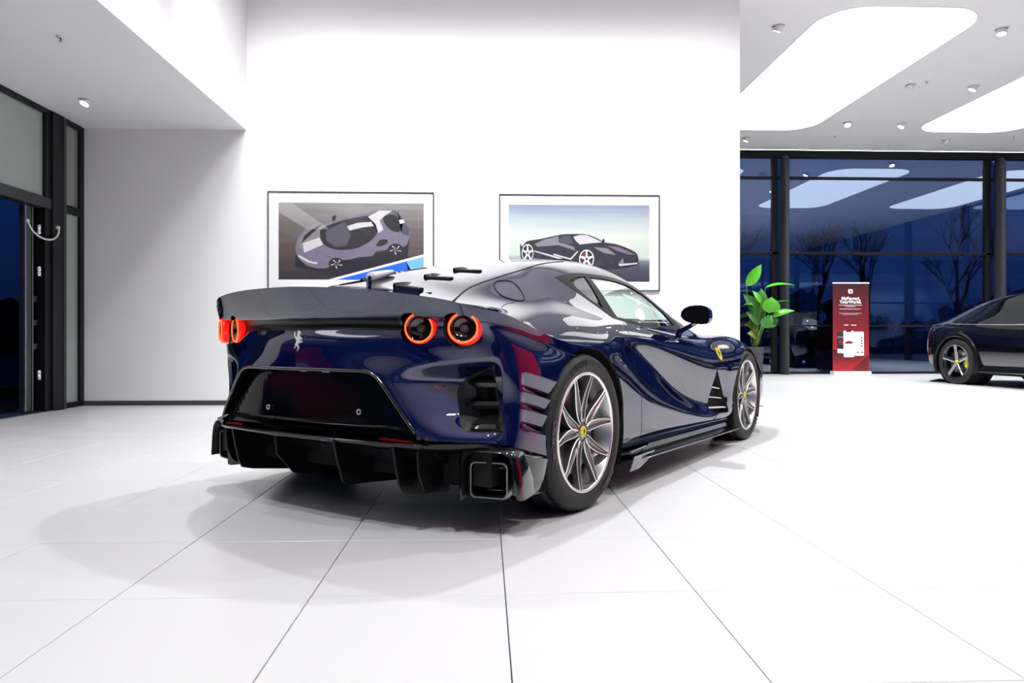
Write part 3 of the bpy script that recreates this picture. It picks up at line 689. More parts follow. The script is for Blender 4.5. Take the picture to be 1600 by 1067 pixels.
def take(name, off=0.0, vec=None, sides='both'):
    """copy the faces of a region to a new bmesh (right half, or mirrored, or both), with surface normals recorded"""
    bm = bmesh.new(); mp = {}
    for f in FA_.get(name, []):
        vs = []
        for v in f.verts:
            if v not in mp:
                q = v.co.copy()
                if off: q += surf_normal(q) * off
                if vec: q += Vector(vec)
                mp[v] = bm.verts.new(q)
            vs.append(mp[v])
        try: bm.faces.new(vs)
        except ValueError: pass
    if sides == 'left':
        for v in bm.verts: v.co.y = -v.co.y
        bmesh.ops.reverse_faces(bm, faces=bm.faces)
    elif sides == 'both':
        g = bmesh.ops.duplicate(bm, geom=list(bm.verts) + list(bm.edges) + list(bm.faces))['geom']
        for v in [q for q in g if isinstance(q, bmesh.types.BMVert)]: v.co.y = -v.co.y
        bmesh.ops.reverse_faces(bm, faces=[q for q in g if isinstance(q, bmesh.types.BMFace)])
        cen = [v for v in bm.verts if abs(v.co.y) < 1e-4]
        bmesh.ops.remove_doubles(bm, verts=cen, dist=2e-4)
    return bm
def flange(bm, d, depth_fn, pred=None):
    """fold the open edges inwards so that panels show thickness"""
    es = [e for e in bm.edges if len(e.link_faces) == 1 and (pred is None or pred((e.verts[0].co + e.verts[1].co) / 2))]
    r = bmesh.ops.extrude_edge_only(bm, edges=es)
    for v in [q for q in r['geom'] if isinstance(q, bmesh.types.BMVert)]: v.co = v.co + depth_fn(v.co)
    for f in [q for q in r['geom'] if isinstance(q, bmesh.types.BMFace)]: f.material_index = 1
def tilt(v):
    """the spoiler of the photographed car sits a touch higher on its left"""
    k = float(smooth(.86, .95, v.z)) * float(1 - smooth(-.75, -.35, v.x))
    return .024 * v.y * k
def body_obj(name, bm, mat, parent, flange_depth=0.0, pred=None, apply_tilt=True):
    nv = len(bm.verts)
    if flange_depth:
        flange(bm, 0, lambda c: -surf_normal(c) * flange_depth, pred)
    bm.verts.index_update()
    nl = [surf_normal(v.co) for v in bm.verts]
    if apply_tilt:
        for v in bm.verts: v.co.z += tilt(v.co)
    o = mesh_obj(name, bm, [mat, 'gap_black'], parent, True)
    if not flange_depth: o.data.normals_split_custom_set_from_vertices(nl)
    else:
        # only the outer skin takes the surface normals; the folded rim keeps its own
        me = o.data; lo = []
        for p in me.polygons:
            out_ = all(vi < nv for vi in p.vertices)
            for li in p.loop_indices:
                vi = me.loops[li].vertex_index
                lo.append(nl[vi] if out_ else p.normal)
        me.normals_split_custom_set([tuple(v) for v in lo])
    return o
car = empty('sports_car', CAR_LOC, CAR_RZ)
tag(car, 'dark blue low coupe parked in the middle with glowing round red tail lamps', 'car')
# spoiler: the outer tail lip above the lamp band
SPL = []
for f in list(FA_['body']):
    c = f.calc_center_median()
    if c.x < -.60 and c.z > .862 and -c.y < .80 and c.z > .862 + max(0, (-c.y - .70)) * .0:
        n_ = surf_normal(c)
        if n_.x < -.35: SPL.append(f)
FA_['spoiler'] = SPL; ss_ = set(SPL); FA_['body'] = [f for f in FA_['body'] if f not in ss_]
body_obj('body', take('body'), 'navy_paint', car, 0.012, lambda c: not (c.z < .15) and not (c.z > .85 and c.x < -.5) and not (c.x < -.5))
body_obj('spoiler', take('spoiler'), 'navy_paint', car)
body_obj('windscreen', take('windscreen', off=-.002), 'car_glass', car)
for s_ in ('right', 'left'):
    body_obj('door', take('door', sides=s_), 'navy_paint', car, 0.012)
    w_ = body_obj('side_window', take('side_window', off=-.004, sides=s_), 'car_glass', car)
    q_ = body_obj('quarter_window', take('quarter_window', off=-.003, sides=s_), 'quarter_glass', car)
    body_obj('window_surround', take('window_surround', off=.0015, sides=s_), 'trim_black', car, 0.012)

# ================================================================== SPORTS CAR PARTS
def gridbm(P, close_u=False):
    bm = bmesh.new(); V = [[bm.verts.new(p) for p in row] for row in P]
    n = len(V); m = len(V[0])
    for a in range(n if close_u else n - 1):
        for b in range(m - 1):
            try: bm.faces.new([V[a][b], V[a][b + 1], V[(a + 1) % n][b + 1], V[(a + 1) % n][b]])
            except ValueError: pass
    for f in bm.faces: f.smooth = True
    return bm
def solid_loft(P):
    """closed sections lofted along u with end caps; P[u] = closed polygon"""
    bm = bmesh.new(); V = [[bm.verts.new(p) for p in row] for row in P]; m = len(V[0])
    for a in range(len(V) - 1):
        for b in range(m): bm.faces.new([V[a][b], V[a][(b + 1) % m], V[a + 1][(b + 1) % m], V[a + 1][b]])
    bm.faces.new(V[0][::-1]); bm.faces.new(V[-1])
    bmesh.ops.recalc_face_normals(bm, faces=bm.faces)
    return bm
def mir(pts, s): return [(p[0], p[1] * s, p[2]) for p in pts]
# recessed plate panel, lamp band, grilles, slots: pushed inwards, with walls
def recess(name, key, mat, depth, parent=car, wall=None, sides='both'):
    bm = take(key, sides=sides)
    rim_ = [e for e in bm.edges if len(e.link_faces) == 1 and not (abs(e.verts[0].co.y) < 1e-3 and abs(e.verts[1].co.y) < 1e-3)]
    r = bmesh.ops.extrude_face_region(bm, geom=list(bm.faces))
    nv = [q for q in r['geom'] if isinstance(q, bmesh.types.BMVert)]
    for v in nv: v.co += Vector(depth) if not callable(depth) else depth(v.co)
    old = [f for f in bm.faces if all(v not in set() for v in f.verts)]
    ns = set(nv)
    kill = [f for f in bm.faces if not any(v in ns for v in f.verts)]
    bmesh.ops.delete(bm, geom=kill, context='FACES_ONLY')
    bmesh.ops.recalc_face_normals(bm, faces=bm.faces)
    return mesh_obj(name, bm, mat, parent)
recess('plate_recess', 'plate_recess', 'recess_black', lambda c: Vector((.020 + (c.z - .38) * .12, 0, 0)))
body_obj('lamp_band', take('lamp_band', vec=(.004, 0, 0)), 'satin_black', car)
for s_ in ('right', 'left'):
    sg = 1 if s_ == 'right' else -1
    recess('side_grille', 'side_grille', 'grille_grey', (.045, .045 * sg, 0), sides=s_)
    recess('fender_vent', 'fender_vent', 'gap_black', (-.02, .05 * sg, 0), sides=s_)
    recess('louvre_slot', 'louvre_slot', 'gap_black', (0, .05 * sg, 0), sides=s_)
# rim lines of the plate recess
pl = [snap((-.8, -p[0], p[1])) for p in PLATE[1:7]]
line = []
for k in range(len(PLATE[:7]) - 1):
    a, b = PLATE[k], PLATE[k + 1]
    for t in np.linspace(0, 1, 12)[:-1]:
        y, z = max(0, a[0] + (b[0] - a[0]) * t), a[1] + (b[1] - a[1]) * t
        h_ = BV.ray_cast(Vector((-3, -y - 1e-4, z)), Vector((1, 0, 0)))
        if h_[0] is not None: line.append(tuple(h_[0]))
full = [(p[0], -p[1], p[2]) for p in line[::-1]] + line
full = bez(full[::3], 4)
tube_obj('recess_edge', full, .0075, 'gloss_black', car, 8)
# plate lights
for y in (.075, -.075):
    bm = bmesh.new(); add_box(bm, -.836, -.822, y - .018, y + .018, .648, .656, 0.002); mesh_obj('plate_lamp', bm, 'plate_glow', car)
for y, z in ((-.33, .485), (.24, .475)):
    bm = bmesh.new(); add_lathe(bm, [(.006, 0), (.012, -.002), (.013, -.008), (.009, -.009), (.006, 0)], 16, 'X'); bmesh.ops.translate(bm, vec=(-.806 if y < -.3 else -.810, y, z), verts=bm.verts); mesh_obj('plate_screw', bm, 'steel', car, True)
# ---- tail lamps
for s in (1, -1):
    for (x, y, z, an) in LAMPS:
        a = math.radians(an)
        R = Matrix.Translation((x, y * s, z)) @ Matrix.Rotation((a if s == 1 else -a), 4, 'Z') @ Matrix.Translation((-.014, 0, 0))   # local -X looks backwards and outwards
        bm = bmesh.new(); add_lathe(bm, [(.072, .07), (.069, .02), (.066, -.010), (.064, -.018), (.060, -.021)], 40, 'X')
        for v in bm.verts:
            if v.co.x > 0: v.co.y -= s * .016 * min(1, v.co.x / .05)
        lp = mesh_obj('tail_lamp', bm, 'lamp_red', car, True); lp.matrix_local = R
        bm = bmesh.new(); add_lathe(bm, [(.060, -.021), (.052, -.019), (.046, -.012), (.040, .0), (.0, .012)], 40, 'X'); mesh_obj('lens', bm, 'lamp_dark', lp, True)
        bm = bmesh.new()
        pts = [(-.024, .0565 * math.sin(t), .0565 * math.cos(t)) for t in np.linspace(math.radians(30) - s * .12, math.radians(330) - s * .12, 60)]
        add_tube(bm, pts, .0034, 8); bmesh.ops.recalc_face_normals(bm, faces=bm.faces); mesh_obj('glow_ring', bm, 'ring_glow', lp, True)
        bm = bmesh.new()
        for k in range(0):
            t = 2 * PI * k / 10; add_lathe(bm, [(0, -.004), (.005, -.004), (.006, .008)], 8, 'X')
            bmesh.ops.translate(bm, vec=(0, .03 * math.sin(t), .03 * math.cos(t)), verts=bm.verts[-24:] if False else list(bm.verts)[-17:])
        bm.free()
        bm = bmesh.new(); add_lathe(bm, [(0, -.008), (.012, -.006), (.018, .002), (.020, .010)], 20, 'X'); mesh_obj('reflector', bm, 'rubber_light', lp, True)
        bm = bmesh.new(); add_lathe(bm, [(.070, .03), (.0705, .012), (.066, .010)], 40, 'X'); mesh_obj('bezel', bm, 'gloss_black', lp, True)
        bm = bmesh.new(); add_lathe(bm, [(0, .05), (.09, .05), (.088, .02), (.076, .012)], 32, 'X'); mesh_obj('lamp_housing', bm, 'gap_black', lp, True)
# ---- prancing emblem on the tail: small chrome horse outline
HORSE = [(0.50, 0.98), (0.56, 0.93), (0.64, 0.90), (0.68, 0.83), (0.60, 0.80), (0.57, 0.74), (0.62, 0.66), (0.74, 0.64), (0.80, 0.56), (0.74, 0.53), (0.68, 0.58), (0.62, 0.57), (0.60, 0.50), (0.66, 0.46), (0.76, 0.50), (0.80, 0.44), (0.70, 0.40), (0.60, 0.41), (0.50, 0.38), (0.42, 0.33), (0.44, 0.26), (0.52, 0.22), (0.50, 0.14), (0.44, 0.04), (0.34, 0.02), (0.40, 0.10), (0.42, 0.18), (0.34, 0.22), (0.30, 0.30), (0.22, 0.26), (0.16, 0.16), (0.08, 0.12), (0.14, 0.22), (0.20, 0.34), (0.28, 0.42), (0.26, 0.52), (0.20, 0.62), (0.10, 0.66), (0.06, 0.78), (0.12, 0.90), (0.20, 0.92), (0.16, 0.82), (0.18, 0.72), (0.28, 0.66), (0.34, 0.60), (0.36, 0.70), (0.38, 0.80), (0.42, 0.90)]
def emblem(bm, M, w_, h_, d, mi=0):
    add_prism(bm, [((p[0] - .45) * w_, (p[1] - .5) * h_) for p in HORSE], d, mi, M)
bm = bmesh.new()
p0 = snap((-.86, .0, .778)); 
M = Matrix.Translation((p0.x - .001, 0.0, .778)) @ Matrix(((0, 0, -1, 0), (-1, 0, 0, 0), (0, 1, 0, 0), (0, 0, 0, 1))) @ Matrix.Scale(-1, 4, (1, 0, 0)) @ Matrix.Scale(-1, 4, (1, 0, 0))
emblem(bm, M, .068, .092, .005)
tag(mesh_obj('tail_emblem', bm, 'white_metal', car), 'chrome prancing horse emblem')
# ---- grille fins in the corner outlets
for s in (1, -1):
    for z, u0 in ((.603, .150), (.512, .135), (.425, .150)):
        P = []
        for t in np.linspace(0, 1, 10):
            u = u0 + ((.262 + (.603 - z) * .09) - u0) * t; hh = .004 + .012 * min(1, t * 3.0)
            # the fin lies in the plane of the outlet, across the corner
            dv = Vector((math.cos(a_), math.sin(a_), 0)); base = Vector((math.sin(a_) * u, -math.cos(a_) * u, z))
            h_ = BV.ray_cast(base - dv * 3, dv)
            q = h_[0] if h_[0] is not None else base - dv * .9
            n1 = Vector((math.cos(a_), math.sin(a_), 0)); f0 = -.002 + .02 * (1 - t); f1 = .05
            sec = [(q + n1 * f0 + Vector((0, 0, .001))), (q + n1 * (f0 + .008) + Vector((0, 0, hh))), (q + n1 * f1 + Vector((0, 0, hh))), (q + n1 * f1 - Vector((0, 0, hh))), (q + n1 * (f0 + .008) - Vector((0, 0, hh)))]
            P.append([(v.x, v.y * s, v.z) for v in sec])
        mesh_obj('grille_fin', solid_loft(P), 'carbon', car)
    P = []
    for u, z0_, z1_ in ((.79, .43, .655), (.745, .44, .60), (.735, .46, .595)): pass
    dv = Vector((math.cos(a_), math.sin(a_), 0))
    for Q in ([(.215, .655), (.252, .66), (.262, .615), (.19, .615)], [(.165, .592), (.262, .592), (.268, .528), (.15, .527), (.20, .552), (.20, .57)], [(.16, .498), (.268, .498), (.272, .440), (.155, .440), (.195, .46), (.20, .48)]):
        bm = bmesh.new(); vs = []
        for u, z in Q:
            base = Vector((math.sin(a_) * u, -math.cos(a_) * u, z)); h_ = BV.ray_cast(base - dv * 3, dv); q = (h_[0] if h_[0] is not None else base - dv * .9) + dv * .050
            vs.append(bm.verts.new((q.x, q.y * s, q.z)))
        bm.faces.new(vs); bmesh.ops.triangulate(bm, faces=bm.faces); mesh_obj('grille_void', bm, 'gap_black', car)
# ---- fender vent slats
for s in (1, -1):
    for z, x0, x1 in ((.455, 1.945, 2.085), (.385, 1.915, 2.13), (.315, 1.91, 2.20)):
        a = snap((x0, -.93, z)); b = snap((x1, -.94, z - .02))
        P = []
        for t in np.linspace(0, 1, 6):
            q = a.lerp(b, t); y = q.y + .006
            P.append([(q.x, y * s, q.z), (q.x, y * s, q.z - .006), (q.x - .01, (y + .035) * s, q.z - .002), (q.x - .01, (y + .035) * s, q.z + .004)])
        mesh_obj('vent_slat', solid_loft(P), 'white_metal', car)
# ---- panel gaps drawn as thin dark seals lying in the joints
def gap(pts, r=.0022, nm='panel_gap', mat='gap_black', sides=(1, -1), closed=False, n=6, off=0.0):
    base = bez([tuple(snap(p)) for p in pts], n, closed)
    base = [tuple(snap(p, off)) for p in base]
    for s in sides:
        tube_obj(nm, [(p[0], p[1] * s, p[2] + tilt(Vector((p[0], p[1] * s, p[2])))) for p in base], r, mat, car, 6, closed)
gap([(.655, -.84, .868), (.615, -.90, .80), (.608, -.924, .72), (.607, -.95, .60), (.62, -.959, .48), (.652, -.951, .34), (.69, -.92, .243)], .0020, off=-.0006)
gap([(1.83, -.94, .226), (1.93, -.945, .238), (1.985, -.945, .275)], .0022)
gap([(-.10, -.609, 1.056), (-.130, -.679, 1.015), (-.195, -.745, .965), (-.263, -.750, .954), (-.300, -.694, .976), (-.240, -.610, 1.023), (-.160, -.572, 1.053)], .0036, 'fuel_flap_gap', sides=(1,), closed=True)
gap([(-.655, -.80, .865), (-.608, -.855, .847), (-.538, -.892, .820), (-.433, -.920, .792), (-.321, -.939, .759), (-.20, -.952, .729), (-.10, -.963, .706)], .0018, mat='gap_black')
gap([(-.716, -.778, .938), (-.70, -.777, .905), (-.69, -.78, .875)], .0022)
gap([(-.745, -.69, .957), (-.60, -.64, .945), (-.325, -.548, 1.022), (.032, -.532, 1.112), (.352, -.525, 1.182), (.6, -.50, 1.215)], .0032)
gap([(-.45, -.79, .915), (-.38, -.77, .938), (-.30, -.76, .945)], .0016)
# ---- deck: vortex blades, camera pod, louvre boards
def blade(x, y, ln, s):
    c = snap((x, y, 1.1)); n = surf_normal(c)
    f = Vector((1, 0, 0)); f = (f - n * f.dot(n)).normalized(); l = n.cross(f)
    bm = bmesh.new()
    # wedge fin along the car, with a slot board across it
    A = [(-.5, -.006), (.5, -.002), (.5, .002), (-.5, .006)]
    def P(u, v, w_): q = c + f * u + l * v + n * w_; return (q.x, q.y * s, q.z)
    secs = []
    for t in np.linspace(0, 1, 8):
        u = -ln / 2 + ln * t; hh = .016 * math.sin(PI * min(1, t * .55 + .45)) ** 1.0; wd = .010 + .012 * math.sin(PI * t)
        secs.append([P(u, -wd, -.002), P(u, wd, -.002), P(u, wd * .3, hh), P(u, -wd * .3, hh)])
    mesh_obj('vortex_blade', solid_loft(secs), 'gloss_black', car)
    bm.free(); secs = []
    for t in np.linspace(0, 1, 6):
        v = -.01 - .15 * t
        secs.append([P(-ln / 2 - .012, v, -.001), P(-ln / 2 + .022, v, -.001), P(-ln / 2 + .018, v, .007), P(-ln / 2 - .008, v, .007)])
    mesh_obj('vortex_slot', solid_loft(secs), 'gap_black', car)
for s in (1, -1):
    for x, y in ((-.43, -.225), (-.20, -.215), (.03, -.22)): blade(x, y, .12, s)
P = []
c = snap((-.44, 0, 1.1))
for t in np.linspace(0, 1, 12):
    x = -.415 + .17 * t; r = .025 * (1 - t) ** .5 + .003; zc = c.z + .016 + .045 * t
    P.append([(x, r * math.cos(k * 2 * PI / 16), zc + r * math.sin(k * 2 * PI / 16)) for k in range(16)])
tag(mesh_obj('camera_pod', solid_loft(P), 'white_metal', car, True), 'pale teardrop pod')
bm = bmesh.new(); add_lathe(bm, [(0, -.003), (.010, -.003), (.011, .002)], 16, 'X'); bmesh.ops.translate(bm, vec=(-.416, 0, c.z + .016), verts=bm.verts); mesh_obj('camera_lens', bm, 'gap_black', car)
# ---- rear bumper: ledge, lower lip, ramp
def xr(w_): return float(np.interp(abs(w_), [0, .2, .4, .55, .62, .75, .85, .93, .965], [-.845, -.845, -.83, -.81, -.795, -.70, -.63, -.56, -.45]))
ys = np.linspace(-.66, .66, 45); P = []
for y in ys:
    x = xr(min(abs(y), .60)) + .008
    zt = .432 - .020 * max(0, (abs(y) - .48) / .14) ** 2
    P.append([(x + .10, y, zt + .012), (x + .008, y, zt + .002), (x - .002, y, zt - .003), (x + .002, y, zt - .007), (x + .034, y, zt - .042), (x + .06, y, zt - .044), (x + .10, y, zt - .03)])
o = sharp(mesh_obj('bumper_ledge', solid_loft(P), 'gloss_black', car), 40)
ys = np.concatenate([np.linspace(-.945, -.62, 14), np.linspace(-.6, .6, 31), np.linspace(.62, .945, 14)]); P = []
for y in ys:
    x = xr(y); dz = .018 * smooth(.80, .94, abs(y)) * 1.6
    top = .425 - .10 * float(smooth(.62, .94, abs(y)))
    P.append([(x + .14, y, top), (x + .07, y, top - .015), (x + .055, y, .378 - dz), (x + .004, y, .372 - dz), (x, y, .367 - dz), (x + .004, y, .358 - dz), (x + .03, y, .345 - dz), (x + .09, y, .32 - dz)])
bm = gridbm(P); bmesh.ops.recalc_face_normals(bm, faces=bm.faces)
sharp(mesh_obj('lower_lip', bm, 'piano_black', car), 40)
ys = np.linspace(-.655, .655, 21); P = []
for y in ys:
    x = xr(y); P.append([(x + .03, y, .350), (x + .10, y, .31), (x + .2, y, .255), (x + .32, y, .205), (x + .45, y, .17), (x + .65, y, .14)])
bm = gridbm(P); bmesh.ops.recalc_face_normals(bm, faces=bm.faces); mesh_obj('diffuser_ramp', bm, 'carbon', car, True)
def plate(name, poly, y, th, mat='satin_black', lean=0.0, bev=.002):
    bm = bmesh.new(); a = [bm.verts.new((p[0], y - th / 2 + lean * (p[1] - .3), p[1])) for p in poly]; b = [bm.verts.new((p[0], y + th / 2 + lean * (p[1] - .3), p[1])) for p in poly]
    n = len(poly); bm.faces.new(a[::-1]); bm.faces.new(b)
    for i in range(n): bm.faces.new([a[i], a[(i + 1) % n], b[(i + 1) % n], b[i]])
    bmesh.ops.recalc_face_normals(bm, faces=bm.faces)
    if bev: bmesh.ops.bevel(bm, geom=[e for e in bm.edges if e.calc_face_angle(0) > .8], offset=bev, segments=2, affect='EDGES')
    return mesh_obj(name, bm, mat, car)
FIN = [(-.80, .365), (-.810, .355), (-.795, .28), (-.775, .20), (-.755, .165), (-.70, .150), (-.47, .115), (-.45, .13), (-.45, .20), (-.60, .25), (-.72, .33)]
plate('diffuser_fin', [(-.78, .40), (-.835, .395), (-.845, .36), (-.82, .26), (-.79, .175), (-.765, .165), (-.60, .150), (-.46, .135), (-.42, .15), (-.45, .2), (-.7, .34)], -.215, .012)
plate('diffuser_fin', [(-.80, .35), (-.79, .26), (-.70, .165), (-.68, .155), (-.50, .135), (-.42, .15), (-.45, .2), (-.7, .34)], .215, .012)
for y in (.515, -.515): plate('diffuser_fin', FIN, y, .014)
for y in (): plate('diffuser_strake', [(-.74, .33), (-.70, .20), (-.66, .175), (-.50, .14), (-.45, .16), (-.6, .25)], y, .010)
# red reflector in the gap under the ledge
for s in (1, -1):
    P = []
    for t in np.linspace(0, 1, 10):
        y = -.44 - .165 * t; x = xr(y) + .016; zz = .3835 - .006 * t; hh = .0055 * min(1, (1 - abs(2 * t - 1)) * 6 + .2)
        P.append([(x, y * s, zz - hh), (x, y * s, zz + hh), (x + .02, y * s, zz + hh), (x + .02, y * s, zz - hh)])
    mesh_obj('reflector_strip', solid_loft(P), 'reflector_red', car)
# tow bracket
bm = bmesh.new(); add_prism(bm, [(-.022, .018), (.020, .018), (.024, .006), (.018, -.022), (-.006, -.024), (-.018, -.008)], .012)
bmesh.ops.transform(bm, matrix=Matrix.Translation((-.70, .235, .285)) @ Matrix(((0, 0, 1, 0), (-1, 0, 0, 0), (0, 1, 0, 0), (0, 0, 0, 1))), verts=bm.verts)
tb = mesh_obj('tow_bracket', bm, 'white_metal', car)
bm = bmesh.new(); add_lathe(bm, [(0, 0), (.007, 0), (.007, .004)], 14, 'X'); bmesh.ops.translate(bm, vec=(-.7015, .235, .287), verts=bm.verts); mesh_obj('bracket_hole', bm, 'gap_black', tb)
# ledge end blades and corner blocks
for s in (1, -1):
    plate('end_plate', [(-.76, .36), (-.775, .34), (-.77, .25), (-.74, .19), (-.70, .165), (-.60, .15), (-.55, .2), (-.6, .35)], .615 * s, .012)
# ---- exhaust tips, their surrounds and the bumper corners
def rrect(cx, cz, hw, hh, r, n=6, sk=0.0):
    pts = []
    for dx, dz, a0 in ((hw - r, hh - r, 0), (-hw + r, hh - r, 90), (-hw + r, -hh + r, 180), (hw - r, -hh + r, 270)):
        for k in range(n + 1):
            a = math.radians(a0 + 90 * k / n); v_ = dz + r * math.sin(a); pts.append((cx + dx + r * math.cos(a) + sk * v_, cz + v_))
    return pts
for s in (1, -1):
    yc, zc, xc = .845, .228, -.615; rot = math.radians(14)
    def tf(x, y, z):
        # local x backwards-forwards, y across
        return (xc + x * math.cos(rot) - (y) * -math.sin(rot), (-(yc + (y) * math.cos(rot) - x * math.sin(rot))) * s, z)
    rings = [(.0, .082, .074), (-.004, .079, .071), (-.002, .074, .066), (.03, .070, .062), (.30, .062, .055)]
    outer = [(.0, .082, .074), (.05, .083, .075), (.28, .075, .068)]
    for nm, rg, mt in (('exhaust_tip', outer[::-1] + rings[1:3], 'exhaust'), ('exhaust_bore', rings[2:], 'satin_black')):
        P = [[tf(x, y, zc + z) for y, z in rrect(0, 0, hw, hh, .022)] for x, hw, hh in rg]
        bm = gridbm([p + [p[0]] for p in P]); bmesh.ops.remove_doubles(bm, verts=bm.verts, dist=1e-6); bmesh.ops.recalc_face_normals(bm, faces=bm.faces)
        mesh_obj(nm, bm, mt, car, True)
    P = [[tf(.29, y, zc + z) for y, z in rrect(0, 0, .07, .06, .02)]]; bm = bmesh.new(); bm.faces.new([bm.verts.new(p) for p in P[0]]); mesh_obj('exhaust_core', bm, 'gap_black', car)
    for zz in (.042, -.048):
        bm = bmesh.new(); add_tube(bm, [tf(.05, -.055, zc + zz), tf(.05, .055, zc + zz)], .0025, 6); mesh_obj('exhaust_baffle', bm, 'steel', car, True)
    # surround: arch-shaped shell around the tip
    def arch(hw, top, x, bot, r=.05):
        pts = [(-hw, bot)] + [(-hw, top - r)] + [(-hw + r - r * math.cos(t), top - r + r * math.sin(t)) for t in np.linspace(.2, PI / 2, 6)] + [(hw - r + r * math.sin(t), top - r + r * math.cos(t)) for t in np.linspace(0, 1.37, 6)] + [(hw + .010, top - r * 1.6), (hw + .022, bot + .02)]
        return [tf(x, y, z) for y, z in pts]
    P = [arch(.105, .342, -.030, .145), arch(.118, .352, -.022, .14), arch(.128, .356, -.0, .14), arch(.13, .356, .12, .14)]
    bm = gridbm(P); sharp(mesh_obj('exhaust_surround', bm, 'gloss_black', car), 50)
    P = [arch(.105, .342, -.030, .145), arch(.100, .336, -.020, .15), arch(.096, .330, .02, .15), arch(.096, .33, .16, .15)]
    bm = gridbm(P); mesh_obj('surround_lining', bm, 'satin_black', car, True)
    bm = bmesh.new(); pts = arch(.096, .33, .14, .15); bm.faces.new([bm.verts.new(p) for p in pts]); mesh_obj('surround_back', bm, 'gap_black', car)
    # bumper corner block between exhaust and tyre
    P = []
    for x, w_, zt, zb in ((-.545, .925, .342, .19), (-.53, .945, .338, .160), (-.51, .960, .330, .145), (-.46, .972, .318, .140), (-.40, .975, .306, .138), (-.372, .972, .300, .140)):
        P.append([(x, -w_ * s, zt - .012), (x + .004, -(w_ - .012) * s, zt), (x + .01, -(w_ - .05) * s, zt + .004), (x + .03, -(w_ - .05) * s, zb), (x + .004, -(w_ - .05) * s, zb), (x, -(w_ - .034) * s, zb + .010), (x - .002, -(w_ - .014) * s, (zt + zb) / 2)])
    sharp(mesh_obj('bumper_corner', solid_loft(P), 'gloss_black', car), 45)
    # strake under the blue panel, outboard of the tips
    P = []
# ---- side skirts
for s in (1, -1):
    P = []
    for t in np.linspace(0, 1, 26):
        x = .43 + (2.36 - .43) * t; b = .235 - .035 * t; lz = .160 - .035 * t
        k = float(smooth(0, .10, t))
        w0 = .905
        P.append([(x, -(w0 - .06) * s, b + .02), (x, -(w0 + .02) * s, b + .004), (x, -(w0 + .028) * s, b - .012), (x, -(w0 + .012) * s, b - .028), (x, -(w0 + .014) * s, lz + .02), (x, -(w0 + .03 + .055 * k) * s, lz + .006), (x, -(w0 + .036 + .058 * k) * s, lz), (x, -(w0 + .03 + .055 * k) * s, lz - .004), (x, -(w0 - .04) * s, lz - .018), (x, -(w0 - .1) * s, lz - .018)])
    sharp(mesh_obj('side_skirt', solid_loft(P), 'piano_black', car), 35)
    tube_obj('skirt_edge', [(.60 + (2.36 - .60) * t, -(.905 + .0955) * s, (.160 - .035 * ((.17 + 1.76 * t) / 1.93)) + .0008) for t in np.linspace(0, 1, 14)], .0022, 'steel', car, 6)
    # winglet at the rear end of the skirt
    P = []
    for t in np.linspace(0, 1, 8):
        z = .185 - .085 * t; x0 = .455 + .02 * t; x1 = .73 - .13 * t ** 1.5; w_ = .955 + .035 * (1 - t)
        P.append([(x0, -w_ * s, z), (x1, -(w_ + .0) * s, z), (x1, -(w_ + .008) * s, z), (x0, -(w_ + .008) * s, z)])
    mesh_obj('skirt_winglet', solid_loft(P), 'gloss_black', car)
    for k_, (z, x0, x1) in enumerate(((.205, .44, .80), (.185, .44, .72))):
        P = []
        for t in np.linspace(0, 1, 8):
            x = x0 + (x1 - x0) * t; w_ = .93 + .055 * (1 - t) ** .5
            P.append([(x, -.88 * s, z), (x, -w_ * s, z + .004), (x, -w_ * s, z), (x, -.88 * s, z - .006)])
        mesh_obj('skirt_flick', solid_loft(P), 'gloss_black', car)
    # canards ahead of the front wheel
    for k_, z in enumerate((.21, .17, .13)):
        P = []
        for t in np.linspace(0, 1, 7):
            x = 3.20 + .20 * (1 - t); w_ = .88 + .09 * t
            P.append([(x - .06, -w_ * s, z + .02 * t), (x + .05 * (1 - t), -w_ * s, z - .015 + .02 * t), (x + .05 * (1 - t), -w_ * s, z - .02 + .02 * t), (x - .06, -w_ * s, z - .008 + .02 * t)])
        mesh_obj('front_canard', solid_loft(P), 'gloss_black', car)
# ---- wheel wells and underside
for s in (1, -1):
    for cx, cz, r in ((.02, .345, .403), (2.735, .325, .382)):
        bm = bmesh.new(); add_lathe(bm, [(r, -.952), (r + .012, -.93), (r + .014, -.85), (r, -.60), (.0, -.58)], 40, 'Y', a0=-.5, a1=PI + .5)
        for v in bm.verts: v.co = Vector((v.co.x + cx, v.co.y * s, v.co.z + cz))
        mesh_obj('wheel_well', bm, 'gap_black', car, True)
bm = bmesh.new(); add_box(bm, -.35, 3.3, -.80, .80, .12, .17); 
mesh_obj('underbody', bm, 'gap_black', car)
bm = bmesh.new(); add_box(bm, .44, 2.34, -.90, .90, .13, .21); mesh_obj('floor_pan', bm, 'gap_black', car)
bm = bmesh.new(); add_box(bm, -.50, -.46, -.76, .76, .34, .90); mesh_obj('tail_blocker', bm, 'gap_black', car)  # unseen black boxes added to block the bright wall behind the lamp holes
bm = bmesh.new(); add_box(bm, -.50, -.46, -.45, .45, .89, .99); mesh_obj('tail_blocker', bm, 'gap_black', car)
bm = bmesh.new(); add_box(bm, -.62, -.36, -.86, .86, .20, .34); mesh_obj('rear_crash_box', bm, 'gap_black', car)
